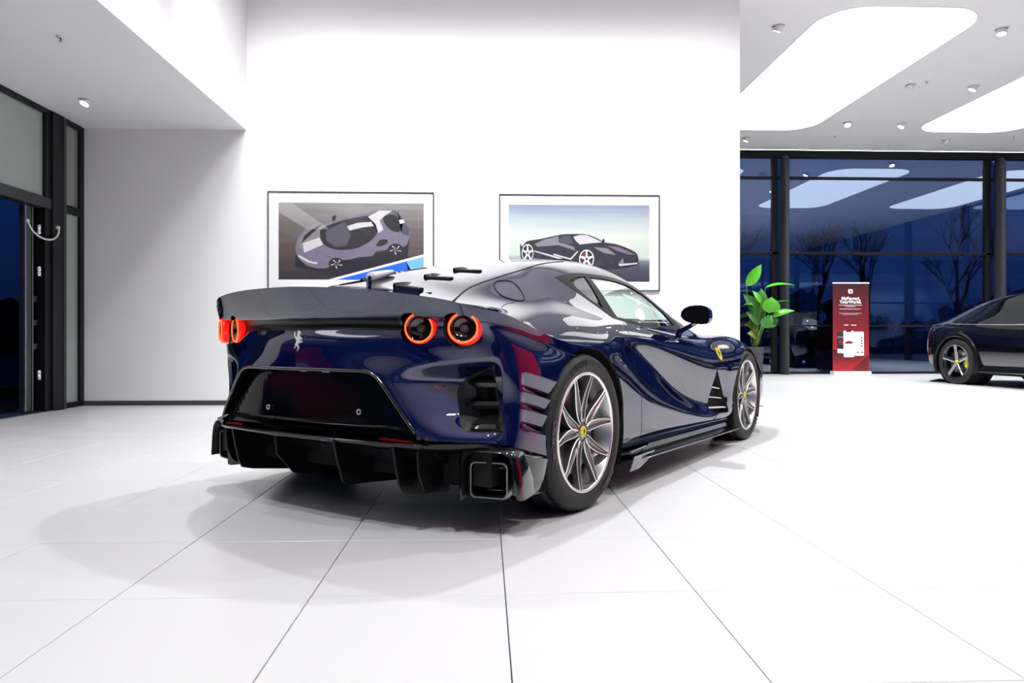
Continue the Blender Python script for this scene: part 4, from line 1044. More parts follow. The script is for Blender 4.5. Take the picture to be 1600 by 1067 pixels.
# ---- interior: tub, seats, dash, wheel
bm = bmesh.new(); add_box(bm, .45, 1.95, -.74, .74, .25, .62, .04); mesh_obj('cabin_tub', bm, 'leather', car)
for s in (1, -1):
    P = []
    for t in np.linspace(0, 1, 10):
        z = .50 + .34 * t; x = .98 - .26 * t; hw = .22 - .09 * t ** 3; th = .06 - .02 * t
        P.append([(x - th, .36 * s - hw, z), (x + th, .36 * s - hw, z), (x + th * .6, .36 * s, z), (x + th, .36 * s + hw, z), (x - th, .36 * s + hw, z)])
    mesh_obj('seat_back', solid_loft(P), 'leather', car)
P = []
for y in np.linspace(-.70, .70, 9): P.append([(1.55, y, .60), (1.52, y, .74), (1.60, y, .80), (1.85, y, .81), (1.95, y, .60)])
mesh_obj('dashboard', solid_loft(P), 'leather', car)
bm = bmesh.new(); pts = [(1.42 + .06 * math.sin(t), .36 + .17 * math.cos(t), .74 + .16 * math.sin(t)) for t in np.linspace(0, 2 * PI, 33)[:-1]]
add_tube(bm, pts, .014, 8, closed=True); mesh_obj('steering_wheel', bm, 'leather', car, True)
# ---- door mirrors
for s in (1, -1):
    P = []
    cx, cy, cz = 1.60, .925, .932
    for t in np.linspace(0, 1, 14):
        # rear face at t=0 (flat glass side), nose at t=1
        k = math.sqrt(max(0, 1 - t ** 2.2)); x = cx - .07 + .17 * t
        ring = []
        for q in range(20):
            a = 2 * PI * q / 20; ca_, sa_ = math.cos(a), math.sin(a)
            rx = .100 * (1 if ca_ > 0 else 1.0); rz = .066 if sa_ > 0 else .052
            ex = 2.6
            yy = rx * abs(ca_) ** (2 / ex) * (1 if ca_ > 0 else -1); zz = rz * abs(sa_) ** (2 / ex) * (1 if sa_ > 0 else -1)
            zz -= .018 * (yy / .118) * (1 if sa_ < 0 else -.3)
            kk = .25 + .75 * k if t < 1 else .05
            ring.append((x - .015 * (yy / .118), -(cy + .02 + yy * kk) * s, cz + zz * kk + .008 * (1 - kk)))
        P.append(ring)
    mh = mesh_obj('mirror_housing', solid_loft(P), 'navy_paint', car, True)
    sharp(mh, 50)
    c0 = Vector(P[0][0]); ctr = Vector((sum(p[0] for p in P[0]) / 20, sum(p[1] for p in P[0]) / 20, sum(p[2] for p in P[0]) / 20))
    bm = bmesh.new(); vs = [bm.verts.new(ctr + (Vector(p) - ctr) * .86 + Vector((-.0015, 0, 0))) for p in P[0]]; bm.faces.new(vs)
    g_ = mesh_obj('mirror_glass', bm, 'satin_black', mh)  # satin black stands in for the dark surroundings a mirror would reflect
    P = []
    for t in np.linspace(0, 1, 7):
        x = 1.68 - .04 * t; y = .79 + .12 * t; z = .835 + .05 * t; rx = .055 - .015 * t; rz = .020 - .006 * t
        P.append([(x + rx * math.cos(k * PI / 6), -y * s, z + rz * math.sin(k * PI / 6)) for k in range(12)])
    mesh_obj('mirror_stalk', solid_loft(P), 'navy_paint', car, True)
# ---- yellow shield on the fender
for s in (1, -1):
    SH = [(-.5, .5), (-.48, .1), (-.38, -.2), (-.2, -.4), (0, -.5), (.2, -.4), (.38, -.2), (.48, .1), (.5, .5), (0, .46)]
    c = snap((2.065, -.93, .672)); n = surf_normal(c); f = Vector((1, 0, 0)); f = (f - n * f.dot(n)).normalized(); u = f.cross(n); u = u if u.z > 0 else -u
    B = Matrix.Identity(4); B.col[0] = (*f, 0); B.col[1] = (*u, 0); B.col[2] = (*n, 0); B.col[3] = (*c, 1)
    Mx = Matrix.Scale(1, 4) if s == 1 else Matrix.Scale(-1, 4, (0, 1, 0))
    bm = bmesh.new(); add_prism(bm, [(p[0] * .078, p[1] * .098) for p in SH], .004, 0, Mx @ B); sh = mesh_obj('shield_badge', bm, 'yellow', car)
    bm = bmesh.new(); emblem(bm, Mx @ B @ Matrix.Translation((0, .004, .004)), .05, .062, .0012); mesh_obj('badge_horse', bm, 'gap_black', sh)

# ================================================================== WHEELS
def tyre_bm(R, w_, rr, mi=0):
    """tyre lathe about Y; outer face at y = 0, inner at y = w"""
    bm = bmesh.new(); h = R
    prof = [(rr, .012), (rr + .006, .002), (rr + .018, -.006), (rr + .45 * (R - rr), -.013), (rr + .72 * (R - rr), -.008), (R - .016, .004), (R - .006, .016), (R - .002, .03)]
    g = w_ / 5
    for k in range(1, 5):
        y = .0 + g * k; prof += [(R, y - .006), (R - .008, y - .004), (R - .008, y + .004), (R, y + .006)]
    prof += [(R - .002, w_ - .03), (R - .008, w_ - .012), (R - .03, w_ + .002), (rr + .04, w_ + .008), (rr, w_ - .01)]
    add_lathe(bm, prof, 72, 'Y')
    return bm
def arc_text(bm, s_, size, R, ang, y, step, flip=False):
    """letters set one by one round the sidewall (outer face looks towards -Y)"""
    n = len(s_)
    for k, ch in enumerate(s_):
        if ch == ' ': continue
        a = ang - (k - (n - 1) / 2) * step
        M = Matrix.Translation((R * math.cos(a), y, R * math.sin(a))) @ Matrix.Rotation(-(a - PI / 2), 4, 'Y') @ Matrix.Rotation(PI / 2, 4, 'X')
        text_bm(bm, ch, size, M, depth=.0008, bold=size * .03)
def sport_wheel(cx, s, R, rr, w_, wd, name_front):
    """s = 1 right side. Wheel built about Y with its outer face towards -Y, at the hub centre"""
    # ---- rim barrel and spokes
    bm = bmesh.new()
    add_lathe(bm, [(rr + .004, .010), (rr + .006, .0), (rr + .002, -.004), (rr - .008, -.004), (rr - .012, .004), (rr - .016, .030), (rr - .026, .05), (rr - .034, .10), (rr - .034, w_ - .05), (rr - .01, w_ - .01)], 72, 'Y', mi=1)
    rh = .058
    def spoke(a0, a1, lean):
        # centre line from hub to rim, gently curved; raised bright edges with a grey dish between them
        C = []
        for t in np.linspace(0, 1, 15):
            r = rh * .75 + (rr - .010 - rh * .75) * t
            a = a0 + (a1 - a0) * (t ** 1.35)
            hw = .0105 + .0125 * math.sin(PI * t ** .62) * (1 - .35 * t)
            y = .020 - .021 * smooth(0, 1.0, t) + .008 * math.sin(PI * t)
            C.append((r, a, hw, float(y)))
        rows = []
        for r, a, hw, y in C:
            ct, st = math.cos(a), math.sin(a); er = Vector((ct, 0, st)); et = Vector((-st, 0, ct))
            b = er * r
            bw = .0042
            sec = [(-hw, y + .030), (-hw - .001, y + .002), (-hw + .0008, y), (-hw + bw, y), (-hw + bw + .003, y + .007), (0, y + .009), (hw - bw - .003, y + .007), (hw - bw, y), (hw - .0008, y), (hw + .001, y + .002), (hw, y + .030)]
            rows.append([tuple(b + et * u + Vector((0, v, 0))) for u, v in sec])
        V = [[bm.verts.new(p) for p in row] for row in rows]
        mis = [0, 1, 1, 1, 0, 0, 0, 1, 1, 1]
        mis = [0, 1, 1, 0, 0, 0, 0, 1, 1, 0]
        for a in range(len(V) - 1):
            for b in range(len(V[0]) - 1):
                f = bm.faces.new([V[a][b], V[a][b + 1], V[a + 1][b + 1], V[a + 1][b]]); f.material_index = mis[b]
            f = bm.faces.new([V[a][-1], V[a][0], V[a + 1][0], V[a + 1][-1]]); f.material_index = 0
    for k in range(5):
        base = 2 * PI * k / 5 + PI / 2 + .10
        spoke(base - .20, base - PI / 10 * 1.02, 0); spoke(base + .20, base + PI / 10 * 1.02, 0)
    add_lathe(bm, [(.0, .020), (.032, .020), (.040, .024), (.050, .040), (.056, .060), (.056, .10)], 40, 'Y', mi=0)
    bmesh.ops.recalc_face_normals(bm, faces=bm.faces)
    wh = mesh_obj('wheel', bm, ['rim_grey', 'rim_bright'], car)
    # ---- tyre with lettering
    ty = mesh_obj('tyre', tyre_bm(R, w_, rr), 'rubber', wh, True)
    bm = bmesh.new(); Rt = rr + .52 * (R - rr); st = .062
    arc_text(bm, 'PIRELLI', .042, Rt, -.95, -.0135, st * 1.15)
    arc_text(bm, 'P ZERO', .050, Rt, PI - .0, -.0135, st * 1.3)
    arc_text(bm, 'PIRELLI', .042, Rt, PI / 2 + 0.3, -.0135, st * 1.15)
    o = mesh_obj('tyre_lettering', bm, 'rubber_mark', wh); o['kind'] = 'stuff'
    # block sipes on the shoulder
    bm = bmesh.new()
    for k in range(60):
        a = 2 * PI * k / 60; M = Matrix.Rotation(-a, 4, 'Y') @ Matrix.Rotation(0, 4, 'X')
        add_box(bm, R - .010, R + .0003, .026, w_ / 5 - .008, -.0016, .0016, M=M)
    o = mesh_obj('tread_sipes', bm, 'rubber_mark', wh); o['kind'] = 'stuff'
    # ---- brake
    bm = bmesh.new(); add_lathe(bm, [(.075, .075), (.195, .075), (.198, .078), (.198, .105), (.195, .108), (.075, .108)], 64, 'Y')
    mesh_obj('brake_disc', bm, 'disc_steel', wh, True)
    bm = bmesh.new(); add_lathe(bm, [(.125, .052), (.208, .050), (.216, .06), (.216, .12), (.125, .13)], 20, 'Y', closed=True, a0=math.radians(150), a1=math.radians(215)) if cx < 1 else add_lathe(bm, [(.125, .052), (.208, .050), (.216, .06), (.216, .12), (.125, .13)], 20, 'Y', closed=True, a0=math.radians(-35), a1=math.radians(40))
    mesh_obj('brake_caliper', bm, 'caliper_black', wh, True)
    # ---- cap and bolts
    bm = bmesh.new(); add_lathe(bm, [(0, .012), (.023, .013), (.026, .016), (.027, .026)], 32, 'Y'); cp = mesh_obj('centre_cap', bm, 'yellow', wh, True)
    bm = bmesh.new(); emblem(bm, Matrix.Translation((0, .012, 0)) @ Matrix.Rotation(PI / 2, 4, 'X'), .024, .032, .001); mesh_obj('cap_horse', bm, 'gap_black', wh)
    for k in range(5):
        a = 2 * PI * k / 5 + PI / 2 + .10 + PI / 5
        bm = bmesh.new(); add_lathe(bm, [(0, .030), (.008, .030), (.009, .033), (.0125, .035), (.0135, .06)], 12, 'Y'); bmesh.ops.translate(bm, vec=(.056 * math.cos(a), 0, .056 * math.sin(a)), verts=bm.verts)
        mesh_obj('wheel_bolt', bm, 'caliper_black', wh, True)
    wh.location = (cx, -wd * s, R - .004)
    if s == -1: wh.rotation_euler = (0, 0, PI)
    return wh
for s in (1, -1):
    sport_wheel(0, s, .362, .272, .315, .960, False)
    sport_wheel(2.72, s, .352, .268, .275, .956, True)

# ================================================================== PICTURES ON THE WALL
for nm, c_, r_ in (('print_brown', (.085, .065, .062), .5), ('print_grey', (.20, .20, .21), .5), ('print_dark', (.012, .011, .018), .5), ('print_purple', (.16, .14, .20), .5),
                   ('print_light', (.55, .53, .56), .5), ('print_blue', (.01, .12, .75), .5), ('print_sky_blue', (.16, .42, .85), .5), ('print_white', (.8, .8, .82), .5),
                   ('print_body', (.022, .02, .032), .5), ('print_mid', (.07, .065, .09), .5), ('print_red', (.35, .01, .02), .5)):
    bsdf(nm, c_, r_)
def grad_mat(name, stops, axis='Z', noise=0.0, scale=(2, 2, 12)):
    m = bpy.data.materials.new(name); m.use_nodes = True
    n = m.node_tree.nodes; l = m.node_tree.links; p = n['Principled BSDF']; p.inputs['Roughness'].default_value = 0.5
    t = n.new('ShaderNodeTexCoord'); sp = n.new('ShaderNodeSeparateXYZ'); l.new(t.outputs['Generated'], sp.inputs[0])
    rp = n.new('ShaderNodeValToRGB')
    while len(rp.color_ramp.elements) < len(stops): rp.color_ramp.elements.new(0.5)
    for e_, (pos, c_) in zip(rp.color_ramp.elements, stops): e_.position = pos; e_.color = (*c_, 1)
    if noise:
        mp = n.new('ShaderNodeMapping'); mp.inputs['Scale'].default_value = scale; mp.inputs['Rotation'].default_value = (0, 0.25, 0)
        nz = n.new('ShaderNodeTexNoise'); nz.inputs['Scale'].default_value = 2.0; nz.inputs['Detail'].default_value = 6
        l.new(t.outputs['Generated'], mp.inputs[0]); l.new(mp.outputs[0], nz.inputs['Vector'])
        ma = n.new('ShaderNodeMath'); ma.operation = 'MULTIPLY_ADD'; ma.inputs[1].default_value = noise; l.new(nz.outputs[0], ma.inputs[0]); 
        sb = n.new('ShaderNodeMath'); sb.operation = 'SUBTRACT'; l.new(sp.outputs[axis], sb.inputs[0]); sb.inputs[1].default_value = noise * 0.5
        l.new(sb.outputs[0], ma.inputs[2]); l.new(ma.outputs[0], rp.inputs[0])
    else: l.new(sp.outputs[axis], rp.inputs[0])
    l.new(rp.outputs[0], p.inputs['Base Color']); MATS[name] = m
grad_mat('print_ground', [(0, (.018, .012, .013)), (.35, (.075, .055, .055)), (.7, (.13, .11, .11)), (1, (.25, .25, .25))], 'Z', .45, (1.5, 1, 9))
grad_mat('print_sky', [(0, (.03, .03, .05)), (.18, (.06, .06, .085)), (.27, (.16, .17, .22)), (.34, (.50, .56, .52)), (.6, (.58, .64, .58)), (.85, (.36, .42, .48)), (1, (.22, .26, .36))], 'Z', .16, (.7, 1, 5))
FY = YB - 0.03
def picture(x0, x1, z0, z1, ix0, ix1, iz0, iz1, label, ground):
    r_ = empty('framed_picture', ((x0 + x1) / 2, YB, z0)); tag(r_, label, 'picture', 'framed car photographs')
    ox, oz = (x0 + x1) / 2, z0
    def P(name, b, mat, bev=0.0, par=r_): return box_obj(name, (b[0] - ox, b[1] - ox, b[2] - YB, b[3] - YB, b[4] - oz, b[5] - oz), mat, par, bev)
    t = .012
    P('frame_rail', (x0, x1, FY - .004, YB, z1 - t, z1), 'grey_frame'); P('frame_rail', (x0, x1, FY - .004, YB, z0, z0 + t), 'grey_frame')
    P('frame_stile', (x0, x0 + t, FY - .004, YB, z0 + t, z1 - t), 'grey_frame'); P('frame_stile', (x1 - t, x1, FY - .004, YB, z0 + t, z1 - t), 'grey_frame')
    P('mat_board', (x0 + t, x1 - t, FY + .008, YB, z0 + t, z1 - t), 'paper_white')
    pr = P('print', (ix0, ix1, FY + .006, FY + .008, iz0, iz1), ground)
    g = P('glass', (x0 + t, x1 - t, FY - .001, FY, z0 + t, z1 - t), 'picture_glass')
    def shape(pts, mat, lay, clip=None):
        """flat printed shape; points are fractions of the print"""
        bm = bmesh.new(); y = FY + .006 - .0003 * lay - YB
        vs = [bm.verts.new((ix0 + u * (ix1 - ix0) - ox, y, iz1 - v * (iz1 - iz0) - oz)) for u, v in pts]
        f = bm.faces.new(vs); bmesh.ops.triangulate(bm, faces=[f]); bmesh.ops.recalc_face_normals(bm, faces=bm.faces)
        return mesh_obj('printed_shape', bm, mat, pr)
    return r_, shape
def F(px): return px
# left picture: silver grey car seen from above; coordinates measured on the print (fractions)
r1, sh = picture(-2.553, -.606, 1.35, 2.513, -2.426, -.727, 1.478, 2.382, 'framed photo of a silver and purple sports car seen from above', 'print_ground')
def U(pts): return [((x - 175) / 1130, (y - 183) / 600) for x, y in pts]
sh(U([(310, 590), (300, 690), (400, 700), (590, 760), (840, 720), (1180, 620), (1190, 470), (1000, 560), (700, 610), (450, 640)]), 'print_dark', 1)
sh(U(bez([(305, 545), (318, 480), (350, 420), (395, 372), (470, 342), (560, 335), (640, 318), (760, 280), (880, 258), (960, 236), (1050, 236), (1120, 270), (1160, 320), (1190, 380), (1190, 450), (1160, 520), (1060, 540), (940, 560), (900, 600), (820, 605), (700, 630), (640, 620), (585, 640), (560, 690), (470, 695), (380, 665), (320, 600)], 4, True)), 'print_purple', 2)
sh(U(bez([(330, 480), (400, 400), (520, 350), (590, 345), (540, 380), (500, 430), (505, 490), (420, 530), (370, 560), (335, 530)], 4, True)), 'print_grey', 3)
sh(U([(360, 500), (490, 455), (520, 510), (375, 575)]), 'print_light', 4)
sh(U([(350, 500), (375, 440), (460, 370), (520, 350), (440, 420)]), 'print_dark', 4)
sh(U(bez([(495, 410), (540, 370), (640, 330), (760, 300), (890, 285), (925, 340), (945, 400), (900, 470), (800, 530), (700, 550), (600, 545), (520, 500)], 4, True)), 'print_dark', 4)
sh(U([(705, 365), (790, 338), (905, 330), (920, 362), (820, 375), (725, 400)]), 'print_light', 5)
sh(U([(545, 400), (690, 330), (735, 440), (700, 520), (610, 530), (540, 470)]), 'print_mid', 5)
sh(U([(870, 290), (960, 240), (1060, 240), (1000, 280), (960, 320), (990, 390), (950, 420), (930, 350)]), 'print_light', 5)
sh(U(bez([(985, 300), (1060, 270), (1110, 310), (1130, 370), (1100, 410), (1030, 380)], 4, True)), 'print_dark', 6)
sh(U([(1050, 235), (1100, 250), (1190, 380), (1190, 440), (1130, 420), (1140, 350)]), 'print_mid', 6)
sh(U([(1110, 315), (1145, 310), (1155, 335), (1120, 345)]), 'print_white', 7)
sh(U([(930, 520), (960, 470), (1020, 465), (1025, 490), (980, 520)]), 'print_dark', 6)
sh(U([(330, 590), (420, 640), (480, 650), (470, 665), (400, 650), (325, 605)]), 'print_light', 6)
for cx, cy in ((1085, 548), (625, 660)):
    sh(U([(cx + 62 * math.cos(t), cy + 48 * math.sin(t)) for t in np.linspace(0, 2 * PI, 25)[:-1]]), 'print_dark', 7)
    for k in range(5):
        a = k * 2 * PI / 5 + .3
        sh(U([(cx + 8 * math.cos(a + 1.5), cy + 6 * math.sin(a + 1.5)), (cx + 46 * math.cos(a - .12), cy + 36 * math.sin(a - .12)), (cx + 46 * math.cos(a + .12), cy + 36 * math.sin(a + .12))]), 'print_light', 8)
sh(U([(590, 320), (592, 285), (620, 278), (622, 300), (608, 325)]), 'print_dark', 7)
sh(U([(620, 783), (1305, 600), (1305, 783)]), 'print_blue', 3)
sh(U([(1170, 640), (1305, 600), (1305, 783), (1190, 783), (1200, 700)]), 'print_sky_blue', 4)
sh(U([(560, 783), (1305, 583), (1305, 602), (630, 783)]), 'print_white', 5)
# right picture: black roadster against a pale sky
r2, sh = picture(.167, 2.093, 1.349, 2.501, .281, 1.969, 1.464, 2.378, 'framed photo of a black open sports car under a pale sky', 'print_sky')
def U(pts): return [((x - 190) / 1170, (y - 210) / 637) for x, y in pts]
sh(U(bez([(300, 690), (500, 700), (900, 745), (1150, 735), (1280, 700), (1200, 690), (900, 690), (600, 660), (400, 660)], 3, True)), 'print_dark', 1)
sh(U(bez([(285, 528), (300, 560), (340, 515), (450, 495), (560, 470), (620, 458), (700, 452), (830, 455), (920, 485), (985, 520), (1080, 535), (1180, 570), (1255, 615), (1262, 690), (1180, 715), (1050, 735), (920, 725), (860, 700), (760, 680), (640, 665), (400, 655), (300, 665), (285, 600)], 4, True)), 'print_body', 2)
sh(U([(725, 475), (780, 460), (835, 460), (905, 490), (965, 520), (860, 530), (780, 540), (745, 510)]), 'print_light', 3)
sh(U([(610, 500), (640, 470), (700, 470), (720, 530), (660, 535), (615, 515)]), 'print_mid', 3)
sh(U([(480, 500), (600, 470), (605, 520), (730, 560), (740, 590), (600, 545), (430, 560), (400, 540)]), 'print_grey', 3)
sh(U([(890, 560), (1010, 570), (1080, 625), (980, 610)]), 'print_grey', 3)
sh(U([(560, 615), (700, 655), (760, 590), (765, 600), (705, 668), (560, 630)]), 'print_light', 4)
sh(U([(1000, 545), (1100, 560), (1250, 625), (1180, 620), (1090, 590)]), 'print_purple', 3)
sh(U([(400, 590), (640, 655), (600, 660), (400, 600)]), 'print_light', 4)
sh(U([(1100, 700), (1255, 690), (1262, 700), (1110, 718)]), 'print_light', 4)
sh(U([(1100, 695), (1140, 650), (1145, 700)]), 'print_grey', 4)
for cx, cy, w_, h_ in ((346, 612, 48, 74), (835, 660, 62, 78)):
    sh(U([(cx + (w_ + 6) * math.cos(t), cy + (h_ + 6) * math.sin(t)) for t in np.linspace(0, 2 * PI, 29)[:-1]]), 'print_dark', 5)
    ring_o = [(cx + w_ * math.cos(t), cy + h_ * math.sin(t)) for t in np.linspace(0, 2 * PI, 29)]; ring_i = [(cx + w_ * .88 * math.cos(t), cy + h_ * .88 * math.sin(t)) for t in np.linspace(0, 2 * PI, 29)]
    sh(U(ring_o[:15] + ring_i[:15][::-1]), 'print_white', 6); sh(U(ring_o[14:] + ring_i[14:][::-1]), 'print_white', 6)
    if cx > 500: sh(U([(cx - 40, cy - 40), (cx - 15, cy - 50), (cx - 15, cy + 10), (cx - 42, cy)]), 'print_red', 6)
    for k in range(5):
        a = k * 2 * PI / 5 - PI / 2
        sh(U([(cx + w_ * .22 * math.cos(a + .9), cy + h_ * .22 * math.sin(a + .9)), (cx + w_ * .9 * math.cos(a + .1), cy + h_ * .9 * math.sin(a + .1)), (cx + w_ * .9 * math.cos(a - .1), cy + h_ * .9 * math.sin(a - .1)), (cx + w_ * .22 * math.cos(a - .9), cy + h_ * .22 * math.sin(a - .9))]), 'print_white', 7)
sh(U([(962, 515), (965, 495), (982, 492), (988, 512), (975, 520)]), 'print_dark', 5)

# ================================================================== BANNER STAND
grad_mat('banner_red', [(0, (.42, .012, .02)), (.25, (.36, .010, .018)), (.55, (.17, .006, .012)), (1, (.035, .004, .008))], 'Z')
grad_mat('banner_dark', [(0, (.20, .01, .012)), (1, (.05, .003, .006))], 'Z')
BX, BY, BW = 7.86, 14.95, .78
ban = empty('banner_stand', (BX, BY, 0), -0.03); tag(ban, 'red roll-up banner stand with white phone pictures before the windows', 'banner')
bm = bmesh.new(); add_box(bm, -BW / 2 - .02, BW / 2 + .01, -.10, .10, 0, .075, .012); mesh_obj('base_cassette', bm, 'white_metal', ban)
bm = bmesh.new(); add_box(bm, -BW / 2, BW / 2, -.003, .003, .07, 1.96); sheet = mesh_obj('banner_sheet', bm, 'banner_red', ban)
bm = bmesh.new(); add_box(bm, -BW / 2 - .005, BW / 2 + .005, -.012, .012, 1.955, 1.985, .004); mesh_obj('top_rail', bm, 'white_metal', ban)
bm = bmesh.new(); add_tube(bm, [(0, .03, .03), (0, .03, 1.95)], .010, 8); mesh_obj('support_pole', bm, 'steel', ban)
def bshape(name, pts, mat, lay=1):
    """pts in pixels of the enlarged banner view, mapped to the sheet"""
    bm = bmesh.new(); vs = []
    for x, y in pts:
        u = (x - 300) / 376 * BW; z = 1.955 - (y - 98) / (955 - 98) * 1.885
        vs.append(bm.verts.new((u + (y - 500) * .00003, -.0035 - .0008 * lay, z)))
    bm.faces.new(vs); bmesh.ops.triangulate(bm, faces=bm.faces); bmesh.ops.recalc_face_normals(bm, faces=bm.faces)
    return mesh_obj(name, bm, mat, sheet)
def rr(x0, y0, x1, y1, r): return [((x0 + x1) / 2 + p[0], (y0 + y1) / 2 + p[1]) for p in rounded_rect((x1 - x0) / 2, (y1 - y0) / 2, r, 4)]
bshape('red_wedge', [(112, 740), (130, 740), (440, 800), (290, 953), (112, 953)], 'banner_red')
bshape('dark_wedge', [(290, 953), (476, 790), (476, 953)], 'banner_dark', 2)
bshape('app_icon', rr(276, 152, 322, 194, 10), 'print_white', 2); bshape('icon_mark', [(294, 162), (306, 160), (302, 172), (308, 184), (296, 186), (300, 174)], 'print_dark', 3)
def btext(s_, cx, y, size, mat='print_white', bold=0.0):
    bm = bmesh.new(); text_bm(bm, s_, size, Matrix.Translation(((cx - 300) / 376 * BW, -.0052, 1.955 - (y - 98) / 857 * 1.885)) @ Matrix.Rotation(PI / 2, 4, 'X'), depth=.0004, bold=bold)
    o = mesh_obj('banner_lettering', bm, mat, sheet); o['kind'] = 'stuff'
btext('MyFerrari,', 298, 243, .095, bold=.004); btext('YourWorld.', 296, 277, .095, bold=.004)
for y, x0, x1, h_ in ((308, 176, 418, 7), (322, 240, 348, 5), (345, 186, 402, 6), (387, 178, 412, 4), (398, 215, 375, 4)): bshape('text_line', [(x0, y - h_ / 2), (x1, y - h_ / 2), (x1, y + h_ / 2), (x0, y + h_ / 2)], 'print_light', 2)
bshape('text_line', [(228, 496), (274, 496), (274, 507), (228, 507)], 'print_light', 2); bshape('text_line', [(302, 496), (358, 498), (358, 508), (302, 507)], 'print_light', 2)
bshape('phone_picture', rr(152, 572, 226, 780, 10), 'print_body', 2); bshape('phone_screen', [(155, 732), (222, 738), (222, 778), (155, 774)], 'print_white', 3); bshape('phone_screen', [(156, 612), (220, 614), (220, 626), (156, 624)], 'print_grey', 3); bshape('printed_car', [(162, 665), (190, 652), (218, 660), (216, 680), (165, 676)], 'print_red', 3)
bshape('phone_picture', rr(334, 566, 432, 802, 12), 'print_white', 2)
for y in (628, 654, 680, 706): bshape('menu_dot', [(409 + 8 * math.cos(t), y + 8 * math.sin(t)) for t in np.linspace(0, 2 * PI, 11)[:-1]], 'print_dark', 3)
for x in (368, 412): bshape('printed_car', [(x - 14, 768), (x, 762), (x + 14, 768), (x + 12, 774), (x - 14, 772)], 'print_dark', 3)
bshape('phone_picture', rr(219, 556, 332, 816, 14), 'print_white', 4); bshape('phone_notch', rr(246, 556, 302, 570, 5), 'print_dark', 5)
bshape('printed_car', bez([(236, 672), (250, 664), (275, 656), (300, 660), (314, 668), (314, 678), (290, 682), (242, 682)], 3, True), 'print_red', 5)
bshape('printed_car', [(238, 677), (314, 674), (312, 682), (240, 684)], 'print_dark', 6)

# ================================================================== POTTED PLANT
leafm = []
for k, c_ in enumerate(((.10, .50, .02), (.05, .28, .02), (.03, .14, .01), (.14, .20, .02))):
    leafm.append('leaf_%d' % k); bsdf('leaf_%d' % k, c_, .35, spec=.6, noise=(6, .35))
bsdf('stem_green', (.10, .20, .03), .5)
PL = Vector((5.48, 14.3, 0))
plant = empty('potted_plant', tuple(PL)); tag(plant, 'tall broad-leaved green plant in a grey pot at the white wall end', 'plant')
bm = bmesh.new(); add_box(bm, -.16, .16, -.16, .16, 0, .60, .01)
for v in bm.verts: v.co.x *= 1 - .12 * (1 - v.co.z / .6); v.co.y *= 1 - .12 * (1 - v.co.z / .6)
mesh_obj('pot', bm, 'baseboard_grey', plant)
bm = bmesh.new(); add_box(bm, -.145, .145, -.145, .145, .55, .604); mesh_obj('soil', bm, 'soil', plant)
def leaf(base, tip, up, wd, mat, bendz=.1):
    """one broad leaf: pointed oval with a folded midrib"""
    base, tip, up = Vector(base), Vector(tip), Vector(up).normalized()
    d = tip - base; s_ = d.cross(up).normalized(); n = s_.cross(d).normalized()
    bm = bmesh.new(); rows = []
    for t in np.linspace(0, 1, 11):
        w_ = wd * (math.sin(PI * min(1, t * 1.02) ** .75)) ** .8 if 0 < t < 1 else .002
        c = base + d * float(t) + n * (bendz * math.sin(PI * t)) - Vector((0, 0, bendz * 1.2 * t * t))
        rows.append([c - s_ * w_ + n * w_ * .28, c - s_ * w_ * .5 + n * w_ * .12, c, c + s_ * w_ * .5 + n * w_ * .12, c + s_ * w_ + n * w_ * .28])
    V = [[bm.verts.new(p) for p in r_] for r_ in rows]
    for a in range(10):
        for b in range(4): bm.faces.new([V[a][b], V[a][b + 1], V[a + 1][b + 1], V[a + 1][b]])
    return mesh_obj('leaf', bm, mat, plant, True)
def stalk(a, b, r=.010):
    a, b = Vector(a), Vector(b); m = (a * .45 + b * .55) + Vector((0, 0, .12)) - (b - a) * Vector((.16, .16, 0)).length * .3
    pts = bez([tuple(a), tuple(m), tuple(b)], 5); tube_obj('stem', pts, [r * (1 - .5 * k / (len(pts) - 1)) for k in range(len(pts))], 'stem_green', plant, 6)
def W(px, py, y): # a point of the plant given by where it stands: metres from the pot
    return (px, y, py)
LV = [((-.30, 0, 1.85), (-.02, -.02, 2.33), (.2, -1, .2), .10, 0), ((.10, 0, 1.82), (.68, -.05, 1.90), (0, -.35, 1), .07, 0), ((.16, -.02, 1.30), (.19, -.04, 1.66), (-.1, -1, .1), .155, 0),
      ((.24, 0, 1.22), (.64, -.10, 1.38), (-.3, -.8, .8), .07, 0), ((.18, .02, 1.45), (.62, 0, 1.58), (0, -.3, 1), .05, 1), ((-.05, .05, 1.30), (-.38, 0, 1.72), (.2, -1, .2), .12, 2),
      ((.0, .05, 1.10), (-.35, -.05, 1.35), (.1, -.9, .4), .14, 2), ((-.02, .1, .95), (-.36, 0, 1.10), (.2, -.8, .6), .12, 3), ((.02, .1, 1.35), (.05, .15, 1.85), (0, -1, .1), .11, 1),
      ((.12, .1, 1.0), (.40, .12, 1.22), (-.2, -.8, .5), .11, 2), ((.02, -.05, 1.0), (.16, -.10, 1.30), (0, -1, .2), .10, 1), ((-.10, 0, .80), (-.34, -.1, .92), (.1, -.8, .5), .10, 3),
      ((.05, .12, 1.15), (-.10, .1, 1.55), (.1, -1, .1), .11, 2), ((-.15, -.05, 1.42), (-.40, -.05, 1.50), (0, -.5, 1), .08, 1), ((.0, .0, 1.5), (-.18, .05, 1.80), (.1, -1, .2), .05, 0)]
for b, t_l, up, wd, mi in LV:
    b = (b[0] + .16, b[1], b[2]); t_l = (t_l[0] + .18, t_l[1], t_l[2]); wd *= 1.2
    root = (b[0] * .18, b[1] * .3, .60); stalk(root, b); leaf(b, t_l, up, wd, leafm[mi], .03)

